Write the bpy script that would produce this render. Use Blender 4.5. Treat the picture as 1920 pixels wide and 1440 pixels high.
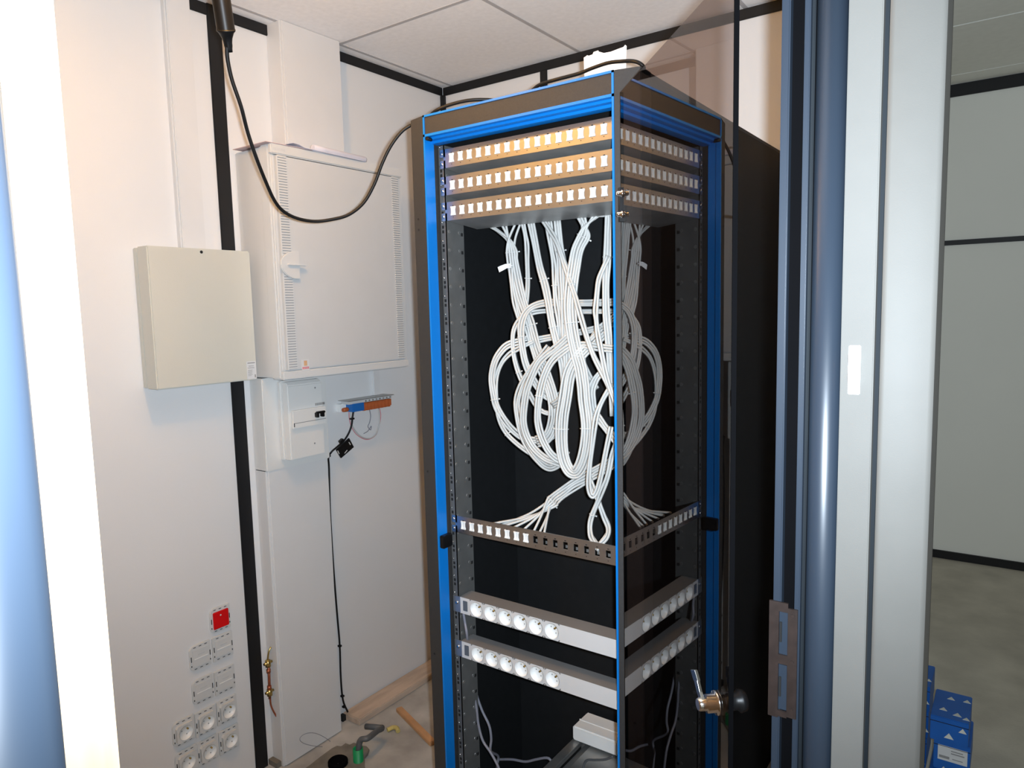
import bpy, bmesh, math, random
from mathutils import Vector, Matrix
random.seed(7)
for o in list(bpy.data.objects):
    bpy.data.objects.remove(o, do_unlink=True)
scene = bpy.context.scene
COL = scene.collection

# ------------------------------------------------------------------ camera
F_PX, PITCH, ROLL, YAW = 1335.727, math.radians(5.991), math.radians(-1.389), math.radians(35.636)
CAM = Vector((0, 0, 1.5))
fw = Vector((-math.sin(YAW) * math.cos(PITCH), math.cos(YAW) * math.cos(PITCH), -math.sin(PITCH)))
rt = Vector((math.cos(YAW), math.sin(YAW), 0))
up = rt.cross(fw)
R2 = math.cos(ROLL) * rt + math.sin(ROLL) * up
U2 = -math.sin(ROLL) * rt + math.cos(ROLL) * up
cd = bpy.data.cameras.new('camera')
cam = bpy.data.objects.new('camera', cd)
COL.objects.link(cam)
cam.matrix_world = Matrix(((R2.x, U2.x, -fw.x, CAM.x), (R2.y, U2.y, -fw.y, CAM.y), (R2.z, U2.z, -fw.z, CAM.z), (0, 0, 0, 1)))
cd.sensor_fit = 'HORIZONTAL'
cd.sensor_width = 36
cd.lens = 36 * F_PX / 1920
cd.clip_start = 0.01
scene.camera = cam

# ------------------------------------------------------------------ light
w = bpy.data.worlds.new('world')
scene.world = w
w.use_nodes = True
w.node_tree.nodes['Background'].inputs[0].default_value = (1.0, 0.985, 0.88, 1)
w.node_tree.nodes['Background'].inputs[1].default_value = 0.40

FLASH = CAM + R2 * 0.032 + U2 * 0.012
ld = bpy.data.lights.new('camera_flash', 'SPOT')
ld.energy = 190
ld.color = (0.83, 0.955, 1.08)
ld.shadow_soft_size = 0.012
ld.spot_size = math.radians(136)
ld.spot_blend = 1.0
fl = bpy.data.objects.new('camera_flash', ld)
COL.objects.link(fl)
aim = (fw + U2 * 0.30 + R2 * 0.06).normalized()
fl.location = FLASH
fl.rotation_euler = aim.to_track_quat('-Z', 'Y').to_euler()

vs = scene.view_settings
vs.view_transform = 'Standard'
vs.look = 'None'
vs.gamma = 1
vs.use_curve_mapping = False
vs.exposure = 0.0

# ------------------------------------------------------------------ helpers
def ray(px, py):
    return fw * F_PX + R2 * (px - 960) - U2 * (py - 720)
def atX(px, py, v):
    r = ray(px, py); return CAM + r * ((v - CAM.x) / r.x)
def atY(px, py, v):
    r = ray(px, py); return CAM + r * ((v - CAM.y) / r.y)
def atZ(px, py, v):
    r = ray(px, py); return CAM + r * ((v - CAM.z) / r.z)

WLOC = {}
def wloc(o):
    return WLOC.get(o.name, Vector((0, 0, 0))) if o else Vector((0, 0, 0))

def tag(o, label=None, cat=None, group=None, kind=None):
    if label: o['label'] = label
    if cat: o['category'] = cat
    if group: o['group'] = group
    if kind: o['kind'] = kind
    return o
def thing(name, loc, label, cat, group=None, kind=None):
    o = bpy.data.objects.new(name, None)
    o.empty_display_size = 0.05
    COL.objects.link(o)
    o.location = loc
    WLOC[o.name] = Vector(loc)
    return tag(o, label, cat, group, kind)

class MB:
    def __init__(s):
        s.v = []; s.f = []; s.sm = []
    def add(s, vs, fs, smooth=False):
        b = len(s.v)
        s.v += [Vector(p) for p in vs]
        for f in fs:
            s.f.append([b + i for i in f]); s.sm.append(smooth)
        return s
    def box(s, x0, x1, y0, y1, z0, z1):
        vs = [(x, y, z) for x in (x0, x1) for y in (y0, y1) for z in (z0, z1)]
        return s.add(vs, [(0, 1, 3, 2), (4, 6, 7, 5), (0, 4, 5, 1), (2, 3, 7, 6), (0, 2, 6, 4), (1, 5, 7, 3)])
    def obox(s, c, ax, ay, az):
        c, ax, ay, az = Vector(c), Vector(ax), Vector(ay), Vector(az)
        vs = [c + ax * i + ay * j + az * k for i in (-1, 1) for j in (-1, 1) for k in (-1, 1)]
        return s.add(vs, [(0, 1, 3, 2), (4, 6, 7, 5), (0, 4, 5, 1), (2, 3, 7, 6), (0, 2, 6, 4), (1, 5, 7, 3)])
    def prism(s, poly, d):
        poly = [Vector(p) for p in poly]; d = Vector(d); n = len(poly)
        return s.add(poly + [p + d for p in poly],
                     [list(range(n)), list(range(2 * n - 1, n - 1, -1))] + [(i, (i + 1) % n, n + (i + 1) % n, n + i) for i in range(n)])
    def lathe(s, base, axis, prof, n=24, smooth=True, cap=True):
        base = Vector(base); a = Vector(axis).normalized()
        u = a.orthogonal().normalized(); w_ = a.cross(u)
        vs = []
        for r, h in prof:
            for i in range(n):
                t = 2 * math.pi * i / n
                vs.append(base + a * h + (u * math.cos(t) + w_ * math.sin(t)) * r)
        fs = []
        for k in range(len(prof) - 1):
            for i in range(n):
                j = (i + 1) % n
                fs.append((k * n + i, k * n + j, (k + 1) * n + j, (k + 1) * n + i))
        s.add(vs, fs, smooth)
        if cap:
            b = len(s.v) - len(vs)
            s.f.append([b + i for i in range(n)][::-1]); s.sm.append(False)
            s.f.append([b + (len(prof) - 1) * n + i for i in range(n)]); s.sm.append(False)
        return s
    def cyl(s, p0, p1, r, n=16):
        p0, p1 = Vector(p0), Vector(p1)
        return s.lathe(p0, p1 - p0, [(r, 0), (r, (p1 - p0).length)], n)
    def tube(s, pts, r, n=7):
        pts = [Vector(p) for p in pts]; m = len(pts)
        vs = []; prev = None
        for i, p in enumerate(pts):
            t = (pts[min(i + 1, m - 1)] - pts[max(i - 1, 0)])
            if t.length < 1e-9: t = Vector((0, 0, 1))
            t.normalize()
            u = (prev - t * prev.dot(t)) if prev is not None else t.orthogonal()
            if u.length < 1e-6: u = t.orthogonal()
            u.normalize(); prev = u
            w_ = t.cross(u)
            for k in range(n):
                a = 2 * math.pi * k / n
                vs.append(p + (u * math.cos(a) + w_ * math.sin(a)) * r)
        fs = [(i * n + k, i * n + (k + 1) % n, (i + 1) * n + (k + 1) % n, (i + 1) * n + k) for i in range(m - 1) for k in range(n)]
        s.add(vs, fs, True)
        b = len(s.v) - len(vs)
        s.f.append([b + i for i in range(n)][::-1]); s.sm.append(False)
        s.f.append([b + (m - 1) * n + i for i in range(n)]); s.sm.append(False)
        return s
    def build(s, name, mat, parent=None, bevel=0, label=None, kind=None, seg=2):
        vs = s.v
        lo = Vector((min(p.x for p in vs), min(p.y for p in vs), min(p.z for p in vs)))
        hi = Vector((max(p.x for p in vs), max(p.y for p in vs), max(p.z for p in vs)))
        c = (lo + hi) / 2
        if parent is None: c.z = lo.z
        me = bpy.data.meshes.new(name)
        me.from_pydata([tuple(p - c) for p in vs], [], s.f)
        me.polygons.foreach_set('use_smooth', s.sm)
        bm = bmesh.new(); bm.from_mesh(me)
        bmesh.ops.recalc_face_normals(bm, faces=bm.faces)
        if bevel:
            es = [e for e in bm.edges if len(e.link_faces) == 2 and e.calc_face_angle(0) > 0.6]
            bmesh.ops.bevel(bm, geom=es, offset=bevel, segments=seg, affect='EDGES', clamp_overlap=True)
        bm.to_mesh(me); bm.free()
        me.materials.append(mat)
        o = bpy.data.objects.new(name, me)
        COL.objects.link(o)
        o.parent = parent
        o.location = c - wloc(parent)
        WLOC[o.name] = c
        if label: o['label'] = label
        if kind: o['kind'] = kind
        return o

def clone(o, parent, offset, name=None):
    c = o.copy(); COL.objects.link(c)
    c.parent = parent
    wl = WLOC[o.name] + Vector(offset)
    c.location = wl - wloc(parent)
    WLOC[c.name] = wl
    for k in ('label', 'group', 'category'):
        if k in c and parent is None: pass
    return c

def smooth_path(pts, sub=5):
    pts = [Vector(p) for p in pts]
    out = []
    P = [pts[0] * 2 - pts[1]] + pts + [pts[-1] * 2 - pts[-2]]
    for i in range(1, len(P) - 2):
        p0, p1, p2, p3 = P[i - 1], P[i], P[i + 1], P[i + 2]
        for k in range(sub):
            t = k / sub
            out.append(0.5 * ((2 * p1) + (p2 - p0) * t + (2 * p0 - 5 * p1 + 4 * p2 - p3) * t * t + (3 * p1 - p0 - 3 * p2 + p3) * t ** 3))
    out.append(pts[-1])
    return out

# ------------------------------------------------------------------ materials
def mat(name, col, rough=0.6, metal=0.0, var=0.06, scale=12.0, bump=0.0, bscale=300.0, spec=0.5, stretch=(1, 1, 1), aniso=0.0, coat=0.0):
    m = bpy.data.materials.new(name); m.use_nodes = True
    nt = m.node_tree; b = nt.nodes['Principled BSDF']
    b.inputs['Roughness'].default_value = rough
    b.inputs['Metallic'].default_value = metal
    b.inputs['Specular IOR Level'].default_value = spec
    b.inputs['Anisotropic'].default_value = aniso
    b.inputs['Coat Weight'].default_value = coat
    tc = nt.nodes.new('ShaderNodeTexCoord'); mp = nt.nodes.new('ShaderNodeMapping')
    mp.inputs['Scale'].default_value = stretch
    nt.links.new(tc.outputs['Object'], mp.inputs[0])
    nz = nt.nodes.new('ShaderNodeTexNoise'); nz.inputs['Scale'].default_value = scale; nz.inputs['Detail'].default_value = 4
    nt.links.new(mp.outputs[0], nz.inputs['Vector'])
    mr = nt.nodes.new('ShaderNodeMapRange')
    mr.inputs['From Min'].default_value = 0.25; mr.inputs['From Max'].default_value = 0.75
    mr.inputs['To Min'].default_value = 1 - var; mr.inputs['To Max'].default_value = 1 + var
    nt.links.new(nz.outputs['Fac'], mr.inputs[0])
    vm = nt.nodes.new('ShaderNodeVectorMath'); vm.operation = 'SCALE'
    vm.inputs[0].default_value = col[:3]
    nt.links.new(mr.outputs[0], vm.inputs['Scale'])
    nt.links.new(vm.outputs[0], b.inputs['Base Color'])
    if bump:
        n2 = nt.nodes.new('ShaderNodeTexNoise'); n2.inputs['Scale'].default_value = bscale; n2.inputs['Detail'].default_value = 2
        nt.links.new(mp.outputs[0], n2.inputs['Vector'])
        bp = nt.nodes.new('ShaderNodeBump'); bp.inputs['Strength'].default_value = bump; bp.inputs['Distance'].default_value = 0.002
        nt.links.new(n2.outputs['Fac'], bp.inputs['Height'])
        nt.links.new(bp.outputs[0], b.inputs['Normal'])
    return m

M = {}
M['wall'] = mat('wall_panel', (0.675, 0.67, 0.665), 0.65, var=0.02, scale=3, bump=0.10, bscale=500)
M['trim'] = mat('trim_black', (0.010, 0.010, 0.011), 0.5, spec=0.3)
M['tile'] = mat('ceiling_tile', (0.94, 0.92, 0.91), 0.9, var=0.04, scale=60, bump=0.25, bscale=350)
M['tbar'] = mat('ceiling_bar', (0.50, 0.48, 0.48), 0.8)
M['concrete'] = mat('concrete', (0.36, 0.35, 0.33), 0.9, var=0.35, scale=7, bump=0.5, bscale=60)
M['carpet'] = mat('office_floor', (0.54, 0.50, 0.42), 0.95, var=0.18, scale=6, bump=0.4, bscale=120)
M['office_wall'] = mat('office_wall', (0.80, 0.80, 0.74), 0.7, var=0.02, scale=2)
M['office_tile'] = mat('office_tile', (0.85, 0.85, 0.79), 0.9, var=0.03, scale=30)
M['office_bar'] = mat('office_bar', (0.30, 0.30, 0.27), 0.9)
M['frame_blue'] = mat('frame_blue', (0.020, 0.029, 0.043), 0.36, var=0.04, scale=4, spec=0.5)
M['rubber'] = mat('rubber', (0.003, 0.003, 0.0035), 0.9, spec=0.02)
M['gasket'] = mat('gasket_grey', (0.011, 0.014, 0.017), 0.7, spec=0.15)
M['alu'] = mat('aluminium_paint', (0.128, 0.123, 0.112), 0.62, var=0.03, scale=20, bump=0.05, bscale=700, spec=0.3)
M['keeper'] = mat('keeper_steel', (0.030, 0.020, 0.017), 0.45, metal=0.3, var=0.3, scale=60)
M['wood'] = mat('door_wood', (0.34, 0.235, 0.13), 0.5, var=0.25, scale=14, stretch=(6, 6, 0.4))
M['rack_grey'] = mat('rack_grey', (0.030, 0.029, 0.029), 0.6, var=0.10, scale=200, bump=0.3, bscale=900, spec=0.35)
M['rack_side'] = mat('rack_side_panel', (0.013, 0.0128, 0.0125), 0.6, var=0.1, scale=60, bump=0.2, bscale=900, spec=0.2)
M['rack_blue'] = mat('rack_blue', (0.001, 0.165, 0.54), 0.42, var=0.03, spec=0.4)
M['rack_black'] = mat('rack_black', (0.0065, 0.0072, 0.008), 0.7, var=0.15, scale=40, spec=0.25)
M['steel'] = mat('galvanised_steel', (0.42, 0.42, 0.41), 0.42, metal=0.85, var=0.12, scale=25)
M['tray'] = mat('tray_steel', (0.30, 0.30, 0.295), 0.45, metal=0.35, var=0.2, scale=14)
M['rail_steel'] = mat('rail_steel', (0.16, 0.16, 0.155), 0.5, metal=0.5, var=0.15, scale=20)
M['panel'] = mat('panel_steel', (0.66, 0.65, 0.65), 0.36, metal=1.0, var=0.05, scale=8, stretch=(0.3, 1, 8))
M['chrome'] = mat('chrome', (0.8, 0.8, 0.8), 0.15, metal=1.0, var=0.02)
M['white_plastic'] = mat('white_plastic', (0.78, 0.78, 0.76), 0.4, var=0.02)
M['jack'] = mat('jack_white', (0.72, 0.72, 0.70), 0.4, var=0.02)
M['cable'] = mat('cable_white', (0.47, 0.47, 0.45), 0.45, var=0.05, scale=30)
M['tie'] = mat('tie_white', (0.50, 0.50, 0.48), 0.35)
M['pdu_front'] = mat('strip_front', (0.55, 0.545, 0.54), 0.45, var=0.02)
M['pdu_body'] = mat('strip_alu', (0.22, 0.215, 0.21), 0.5, metal=0.3, var=0.05)
M['switch_grey'] = mat('switch_grey', (0.09, 0.105, 0.125), 0.35)
M['brass'] = mat('brass', (0.55, 0.40, 0.14), 0.3, metal=1.0)
M['cord_grey'] = mat('cord_grey', (0.20, 0.20, 0.235), 0.5, var=0.05)
M['black_plastic'] = mat('black_plastic', (0.006, 0.006, 0.0065), 0.4, spec=0.25)
M['black_rubber'] = mat('black_cable', (0.008, 0.0075, 0.0075), 0.45, spec=0.25)
M['dark'] = mat('dark_gap', (0.006, 0.006, 0.006), 0.9)
M['beige'] = mat('beige_paint', (0.55, 0.535, 0.47), 0.32, var=0.02, scale=5, bump=0.12, bscale=400)
M['cab'] = mat('cabinet_white', (0.59, 0.59, 0.58), 0.4, var=0.015)
M['cab_door'] = mat('cabinet_door', (0.545, 0.55, 0.55), 0.5, var=0.015)
M['trunk'] = mat('trunking_white', (0.64, 0.635, 0.63), 0.45, var=0.015)
M['cream'] = mat('cream_plastic', (0.66, 0.655, 0.635), 0.4, var=0.015)
M['rib_shade'] = mat('rib_gap_shade', (0.36, 0.36, 0.36), 0.6)  # darker grey painted in for the shade between the cabinet ribs
M['grey_print'] = mat('grey_print', (0.25, 0.25, 0.25), 0.6)
M['paper'] = mat('paper', (0.82, 0.81, 0.80), 0.8, var=0.03)
M['paper2'] = mat('paper_lilac', (0.60, 0.59, 0.66), 0.7, var=0.05)
M['paper3'] = mat('paper_pink', (0.62, 0.47, 0.47), 0.7, var=0.05)
M['red'] = mat('red_plastic', (0.62, 0.006, 0.008), 0.35)
M['red_print'] = mat('red_print', (0.62, 0.18, 0.22), 0.6)
M['orange_print'] = mat('orange_print', (0.60, 0.36, 0.20), 0.6)
M['blue_term'] = mat('terminal_blue', (0.01, 0.13, 0.42), 0.4)
M['orange_term'] = mat('terminal_orange', (0.42, 0.10, 0.03), 0.45, var=0.15, scale=80)
M['copper'] = mat('copper', (0.40, 0.12, 0.06), 0.4, metal=0.7, var=0.2, scale=60)
M['green'] = mat('green_conduit', (0.0, 0.24, 0.075), 0.5)
M['conduit_grey'] = mat('conduit_grey', (0.085, 0.09, 0.095), 0.5)
M['plank'] = mat('rough_plank', (0.48, 0.38, 0.30), 0.85, var=0.25, scale=9, stretch=(3, 0.6, 3))
M['stick'] = mat('orange_stick', (0.45, 0.25, 0.12), 0.8, var=0.2, scale=12)
M['mortar'] = mat('wet_mortar', (0.16, 0.145, 0.12), 0.95, var=0.3, scale=18, bump=0.8, bscale=40)
M['foam'] = mat('yellow_foam', (0.55, 0.43, 0.14), 0.8, var=0.2, scale=30)
M['label'] = mat('paper_label', (0.60, 0.60, 0.60), 0.6, var=0.02)

def glass_mat():
    m = bpy.data.materials.new('smoked_glass'); m.use_nodes = True
    nt = m.node_tree; nt.nodes.clear()
    out = nt.nodes.new('ShaderNodeOutputMaterial')
    mix = nt.nodes.new('ShaderNodeMixShader'); fr = nt.nodes.new('ShaderNodeFresnel'); fr.inputs['IOR'].default_value = 1.52
    tr = nt.nodes.new('ShaderNodeBsdfTransparent'); tr.inputs[0].default_value = (0.665, 0.61, 0.595, 1)
    gl = nt.nodes.new('ShaderNodeBsdfGlossy'); gl.inputs['Roughness'].default_value = 0.0; gl.inputs[0].default_value = (0.96, 0.95, 0.95, 1)
    ge = nt.nodes.new('ShaderNodeNewGeometry')          # the far face of the pane only transmits (no total internal reflection)
    iv = nt.nodes.new('ShaderNodeMath'); iv.operation = 'SUBTRACT'; iv.inputs[0].default_value = 1.0
    mu = nt.nodes.new('ShaderNodeMath'); mu.operation = 'MULTIPLY'
    nt.links.new(ge.outputs['Backfacing'], iv.inputs[1])
    nt.links.new(fr.outputs[0], mu.inputs[0]); nt.links.new(iv.outputs[0], mu.inputs[1])
    nt.links.new(mu.outputs[0], mix.inputs[0]); nt.links.new(tr.outputs[0], mix.inputs[1]); nt.links.new(gl.outputs[0], mix.inputs[2])
    nt.links.new(mix.outputs[0], out.inputs[0])
    return m
M['glass'] = glass_mat()
def carton_mat():
    m = mat('blue_carton', (0.006, 0.10, 0.40), 0.5, var=0.12, scale=10)
    return m
M['carton'] = carton_mat()
M['triangle'] = mat('white_triangle', (0.62, 0.62, 0.56), 0.6)

# ------------------------------------------------------------------ setting
XL, YB, ZC = -2.0, 2.345, 2.42
XR = -0.25            # inner face of the doorway wall
def struct(mb, name, m, label, cat, bevel=0, parent=None):
    o = mb.build(name, m, parent, bevel)
    if parent is None: tag(o, label, cat, kind='structure')
    return o

# floors: slab in the technical room with a pit, floor of the office
floor = struct(MB().box(XL, XR, -1.0, YB, -0.06, 0), 'floor', M['concrete'], 'dusty grey concrete floor slab of the technical room around the rack', 'floor')
of = MB()
of.box(XR, 4.5, -2.5, YB + .085, -0.05, -0.001); of.box(-4.0, 4.5, YB + .085, 4.80, -0.05, -0.001)
struct(of, 'floor', M['carpet'], 'dark grey-brown office floor stretching behind the blue cartons', 'floor')

# ceiling of the technical room
ceil = struct(MB().box(XL - .05, XR + .05, -1.0, YB + .05, ZC + 0.004, ZC + 0.05), 'ceiling', M['tbar'], 'suspended ceiling of pale mineral tiles above the rack', 'ceiling')
xs = [XL, -1.95, -1.345, -0.745, XR]
ys = [-1.0, -0.65, -0.05, 0.55, 1.15, 1.75, YB]
for i in range(len(xs) - 1):
    for j in range(len(ys) - 1):
        MB().box(xs[i], xs[i + 1], ys[j], ys[j + 1], ZC, ZC + 0.004).build('ceiling_tile', M['tile'], ceil)

for x in xs[1:-1]:
    MB().box(x - .007, x + .007, -1.0, YB, ZC - .0012, ZC).build('ceiling_bar', M['tbar'], ceil)
for y in ys[1:-1]:
    MB().box(XL, XR, y - .007, y + .007, ZC - .0010, ZC).build('ceiling_bar', M['tbar'], ceil)
# left wall: panels with black cover strips
wl = struct(MB().box(XL - .06, XL - .008, -1.0, YB + .06, 0, ZC), 'wall_left', M['trim'], 'left partition wall of white panels carrying the electrical boxes', 'wall')
for (y0, y1) in ((-1.0, 0.10), (0.145, 1.288), (1.326, YB)):
    MB().box(XL - .008, XL, y0, y1, 0.0, ZC).build('wall_panel', M['wall'], wl)
wb = struct(MB().box(XL - .06, XR + .06, YB + .008, YB + .06, 0, ZC), 'wall_back', M['trim'], 'back partition wall of white panels behind the rack', 'wall')
for (x0, x1) in ((XL, -1.513), (-1.484, XR)):
    MB().box(x0, x1, YB, YB + .008, 0, ZC).build('wall_panel', M['wall'], wb)
# black cover strips
n = 0
def trim(b, label):
    global n
    n += 1
    struct(MB().box(*b), 'trim_%d' % n, M['trim'], label, 'trim', 0.0015)
trim((XL, XL + .006, 1.284, 1.329, 0, ZC), 'black vertical cover strip on the left wall behind the beige box')
trim((XL, XL + .006, -1.0, 1.284, 2.385, 2.418), 'black ceiling strip on the left wall above the beige box')
trim((XL, XL + .006, 1.329, YB - .006, 2.385, 2.418), 'black ceiling strip on the left wall beside the wide white trunking')
trim((XL + .006, XR, YB - .006, YB, 2.385, 2.418), 'black ceiling strip along the back wall behind the rack')
trim((XL, XL + .018, YB - .018, YB, 0, 2.385), 'black strip in the corner of left wall and back wall')
trim((-1.514, -1.483, YB - .006, YB, 0, 2.385), 'short black vertical strip on the back wall just above the rack')
# wall with the doorway
wr = MB()
wr.box(XR, -0.212, 0.95, YB + .085, 0, 2.66)
wr.box(XR, -0.212, -2.5, 0.07, 0, 2.66)
wr.box(XR, -0.212, 0.07, 0.95, 2.14, 2.66)
struct(wr, 'wall_right', M['wall'], 'partition wall with the doorway the photo looks through', 'wall')
struct(MB().box(-4, XR, YB + .06, YB + .085, 0, 2.66), 'wall_back', M['office_wall'], 'office side of the back partition wall', 'wall')
struct(MB().box(XL - .06, XR, -1.06, -1.0, 0, ZC), 'wall_front', M['wall'], 'front partition wall of the technical room', 'wall')
# office beyond
OY = 4.70
struct(MB().box(-4, 4.5, OY + .01, OY + .08, 0, 2.72), 'wall_far', M['office_wall'], 'pale grey office wall with black strips far behind the cartons', 'wall')
trim((-4, 4.5, OY - .002, OY + .012, 2.595, 2.66), 'black strip under the office ceiling on the far wall')
trim((-4, 4.5, OY - .002, OY + .012, 1.795, 1.822), 'thin black strip across the middle of the far office wall')
trim((-4, 4.5, OY - .004, OY + .012, 0.0, 0.045), 'black skirting strip at the foot of the far office wall')
oc = struct(MB().box(-.212, 4.5, -2.5, OY + .08, 2.668, 2.72).box(-4, -.212, YB + .085, OY + .08, 2.668, 2.72), 'ceiling', M['office_bar'], 'office suspended ceiling of large pale tiles beyond the doorway wall', 'ceiling')
oy = [YB + .09, 2.93, 3.72, 4.51, OY]
ox = [-1.9, -0.9, 0.1, 1.1, 2.1]
for i in range(len(ox) - 1):
    for j in range(len(oy) - 1):
        MB().box(ox[i] + .006, ox[i + 1] - .006, oy[j] + .006, oy[j + 1] - .006, 2.66, 2.669).build('ceiling_tile', M['office_tile'], oc)

# ------------------------------------------------------------------ door frame, strike side
YJ = 0.90
df = thing('door_1', (-0.21, YJ + .03, 0), 'blue metal door frame with black seal and strike plate at the right', 'door frame', kind='structure')
MB().box(-0.244, -0.234, YJ, YJ + .06, 0, 2.14).build('jamb_strip', M['frame_blue'], df, 0.0015)
MB().box(-0.234, -0.218, YJ + .012, YJ + .06, 0, 2.14).build('jamb_groove', M['rubber'], df)
MB().box(-0.218, -0.2112, YJ - .001, YJ + .06, 0, 2.14).build('jamb_strip', M['frame_blue'], df, 0.001)
MB().box(-0.2112, -0.2075, YJ + .006, YJ + .06, 0, 2.14).build('gasket', M['gasket'], df, 0.001)
prof = []
for k in range(13):
    a = math.pi * k / 12
    prof.append((-0.1898 - 0.0177 * math.cos(a), YJ + 0.012 - 0.016 * math.sin(a), 0))
prof += [(-0.1721, YJ + .06, 0), (-0.2075, YJ + .06, 0)]
rp = MB().prism(prof, (0, 0, 2.14))
for i, f in enumerate(rp.f):
    if len(f) == 4 and i - 2 < 12: rp.sm[i] = True
rp.build('rounded_profile', M['frame_blue'], df)
MB().box(-0.25, -0.172, 0.07, YJ + .06, 2.14, 2.2).build('head_profile', M['frame_blue'], df, 0.002)
# strike plate with two openings
zk0, zk1 = 0.970, 1.124
kp = MB()
xa, xb, xc, xd_ = -0.2475, -0.2355, -0.2245, -0.2130
y0, y1 = YJ - .004, YJ - .001
kp.box(xa, xb, y0, y1, zk0, zk1); kp.box(xc, xd_, y0, y1, zk0 + .004, zk1 - .006)
kp.box(xb, xc, y0, y1, zk1 - .012, zk1); kp.box(xb, xc, y0, y1, 1.043, 1.055); kp.box(xb, xc, y0, y1, zk0 + .002, zk0 + .010)
sp = kp.build('strike_plate', M['keeper'], df)
for zc in (1.083, 1.010):
    MB().box(xb, xc, YJ + .0005, YJ + .003, zc - .03, zc + .03).build('latch_pocket', M['frame_blue'], sp)
    MB().box(xb + .0005, xb + .003, YJ - .002, YJ + .0005, zc - .012, zc + .014).build('latch_slot', M['dark'], sp)
for zc in (0.985, 1.049, 1.11):
    MB().cyl((-0.2185, y0 - .001, zc), (-0.2185, y0, zc), 0.0022, 10).build('screw', M['keeper'], sp)

# hinge side: blue jamb post and the edge of the wooden leaf, both right beside the lens
hj = thing('door_2', (-0.23, 0.0, 0), 'pale blue door jamb post at the left edge, washed out by the flash', 'door frame', kind='structure')
MB().cyl((-0.2222, 0.0628, 0), (-0.2222, 0.0628, 2.14), 0.0177, 40).build('rounded_profile', M['frame_blue'], hj)
MB().box(-0.262, -0.2222, -0.16, 0.070, 0, 2.14).build('jamb_post', M['frame_blue'], hj, 0.002)
leaf = thing('door_leaf', (-0.65, 0.094, 0), 'light wood door leaf edge standing open at the left, overexposed white', 'door')
MB().box(-1.03, -0.26, 0.0765, 0.1131, 0.01, 2.10).build('leaf_core', M['wood'], leaf, 0.001)
MB().box(-1.03, -0.262, 0.0735, 0.0765, 0.01, 2.10).build('face_sheet', M['cream'], leaf)

# aluminium post right of the frame
ap = thing('aluminium_post', (-0.12, YJ + .04, 0), 'silver aluminium post with a dark groove right of the blue door frame', 'post')
MB().box(-0.1715, -0.1362, YJ, YJ + .06, 0, 2.66).build('front_profile', M['alu'], ap, 0.0012)
MB().box(-0.1362, -0.1300, YJ + .012, YJ + .06, 0, 2.66).build('groove', M['gasket'], ap)
pr = []
for k in range(11):
    t = k / 10
    pr.append((-0.1300 + 0.053 * t, YJ + 0.001 + 0.010 * t * t, 0))
pr += [(-0.077, YJ + .07, 0), (-0.1300, YJ + .07, 0)]
sp2 = MB().prism(pr, (0, 0, 2.66))
for i in range(2, 12): sp2.sm[i] = True
sp2.build('side_profile', M['alu'], ap)
ms = thing('magnetic_contact', (-0.155, YJ, 1.392), 'small white screw-on magnetic contact on the aluminium post', 'sensor')
MB().box(-0.1625, -0.1495, YJ - .003, YJ, 1.392, 1.449).build('base_plate', M['white_plastic'], ms, 0.001)
MB().box(-0.1612, -0.1502, YJ - .012, YJ - .003, 1.403, 1.439).build('contact_body', M['white_plastic'], ms, 0.001)
for zc in (1.397, 1.4445):
    MB().cyl((-0.1552, YJ - .0045, zc), (-0.1552, YJ - .003, zc), .0022, 10).build('screw', M['steel'], ms)

# ------------------------------------------------------------------ blue cartons in the office
def carton(x0, x1, y0, y1, z0, z1, label, tri, sticker=None, skew=0.0, open_front=False):
    c = thing('carton', ((x0 + x1) / 2, (y0 + y1) / 2, z0), label, 'carton', 'blue cartons with white triangles')
    b = MB().box(x0, x1, y0, y1, z0, z1).build('box', M['carton'], c, 0.002)
    MB().box(x0 - .0006, x1 + .0006, y0 - .0012, y0, z1 - .016, z1 - .0145).build('flap_edge', M['dark'], c)
    for (u, v, s, top) in tri:
        m = MB()
        if top:
            cx, cy = x0 + u * (x1 - x0), y0 + v * (y1 - y0)
            m.prism([(cx - s, cy - s * .8, z1), (cx + s, cy - s * .8, z1), (cx, cy + s, z1)], (0, 0, .0008))
        else:
            cx, cz = x0 + u * (x1 - x0), z0 + v * (z1 - z0)
            m.prism([(cx - s, y0, cz - s * .6), (cx + s, y0, cz - s * .6), (cx, y0, cz + s * .8)], (0, -.0008, 0))
        m.build('printed_triangle', M['triangle'], c)
    if sticker:
        u0, u1, v0, v1 = sticker
        lx0, lx1, lz0, lz1 = x0 + u0 * (x1 - x0), x0 + u1 * (x1 - x0), z0 + v0 * (z1 - z0), z0 + v1 * (z1 - z0)
        s = MB().box(lx0, lx1, y0 - .001, y0, lz0, lz1).build('sticker', M['label'], c)
        g = MB()
        for (a0, a1, b0, b1) in ((.45, .85, .72, .78), (.45, .9, .55, .62), (.05, .4, .15, .32), (.5, .85, .2, .25)):
            g.box(lx0 + a0 * (lx1 - lx0), lx0 + a1 * (lx1 - lx0), y0 - .0016, y0 - .001, lz0 + b0 * (lz1 - lz0), lz0 + b1 * (lz1 - lz0))
        g.build('sticker_print', M['grey_print'], s)
    return c
T1 = [(.5, .3, .012, False), (.85, .65, .010, False), (.30, .30, .010, True), (.68, .22, .011, True), (.92, .15, .009, True), (.45, .75, .010, True), (.88, .78, .010, True)]
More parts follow.
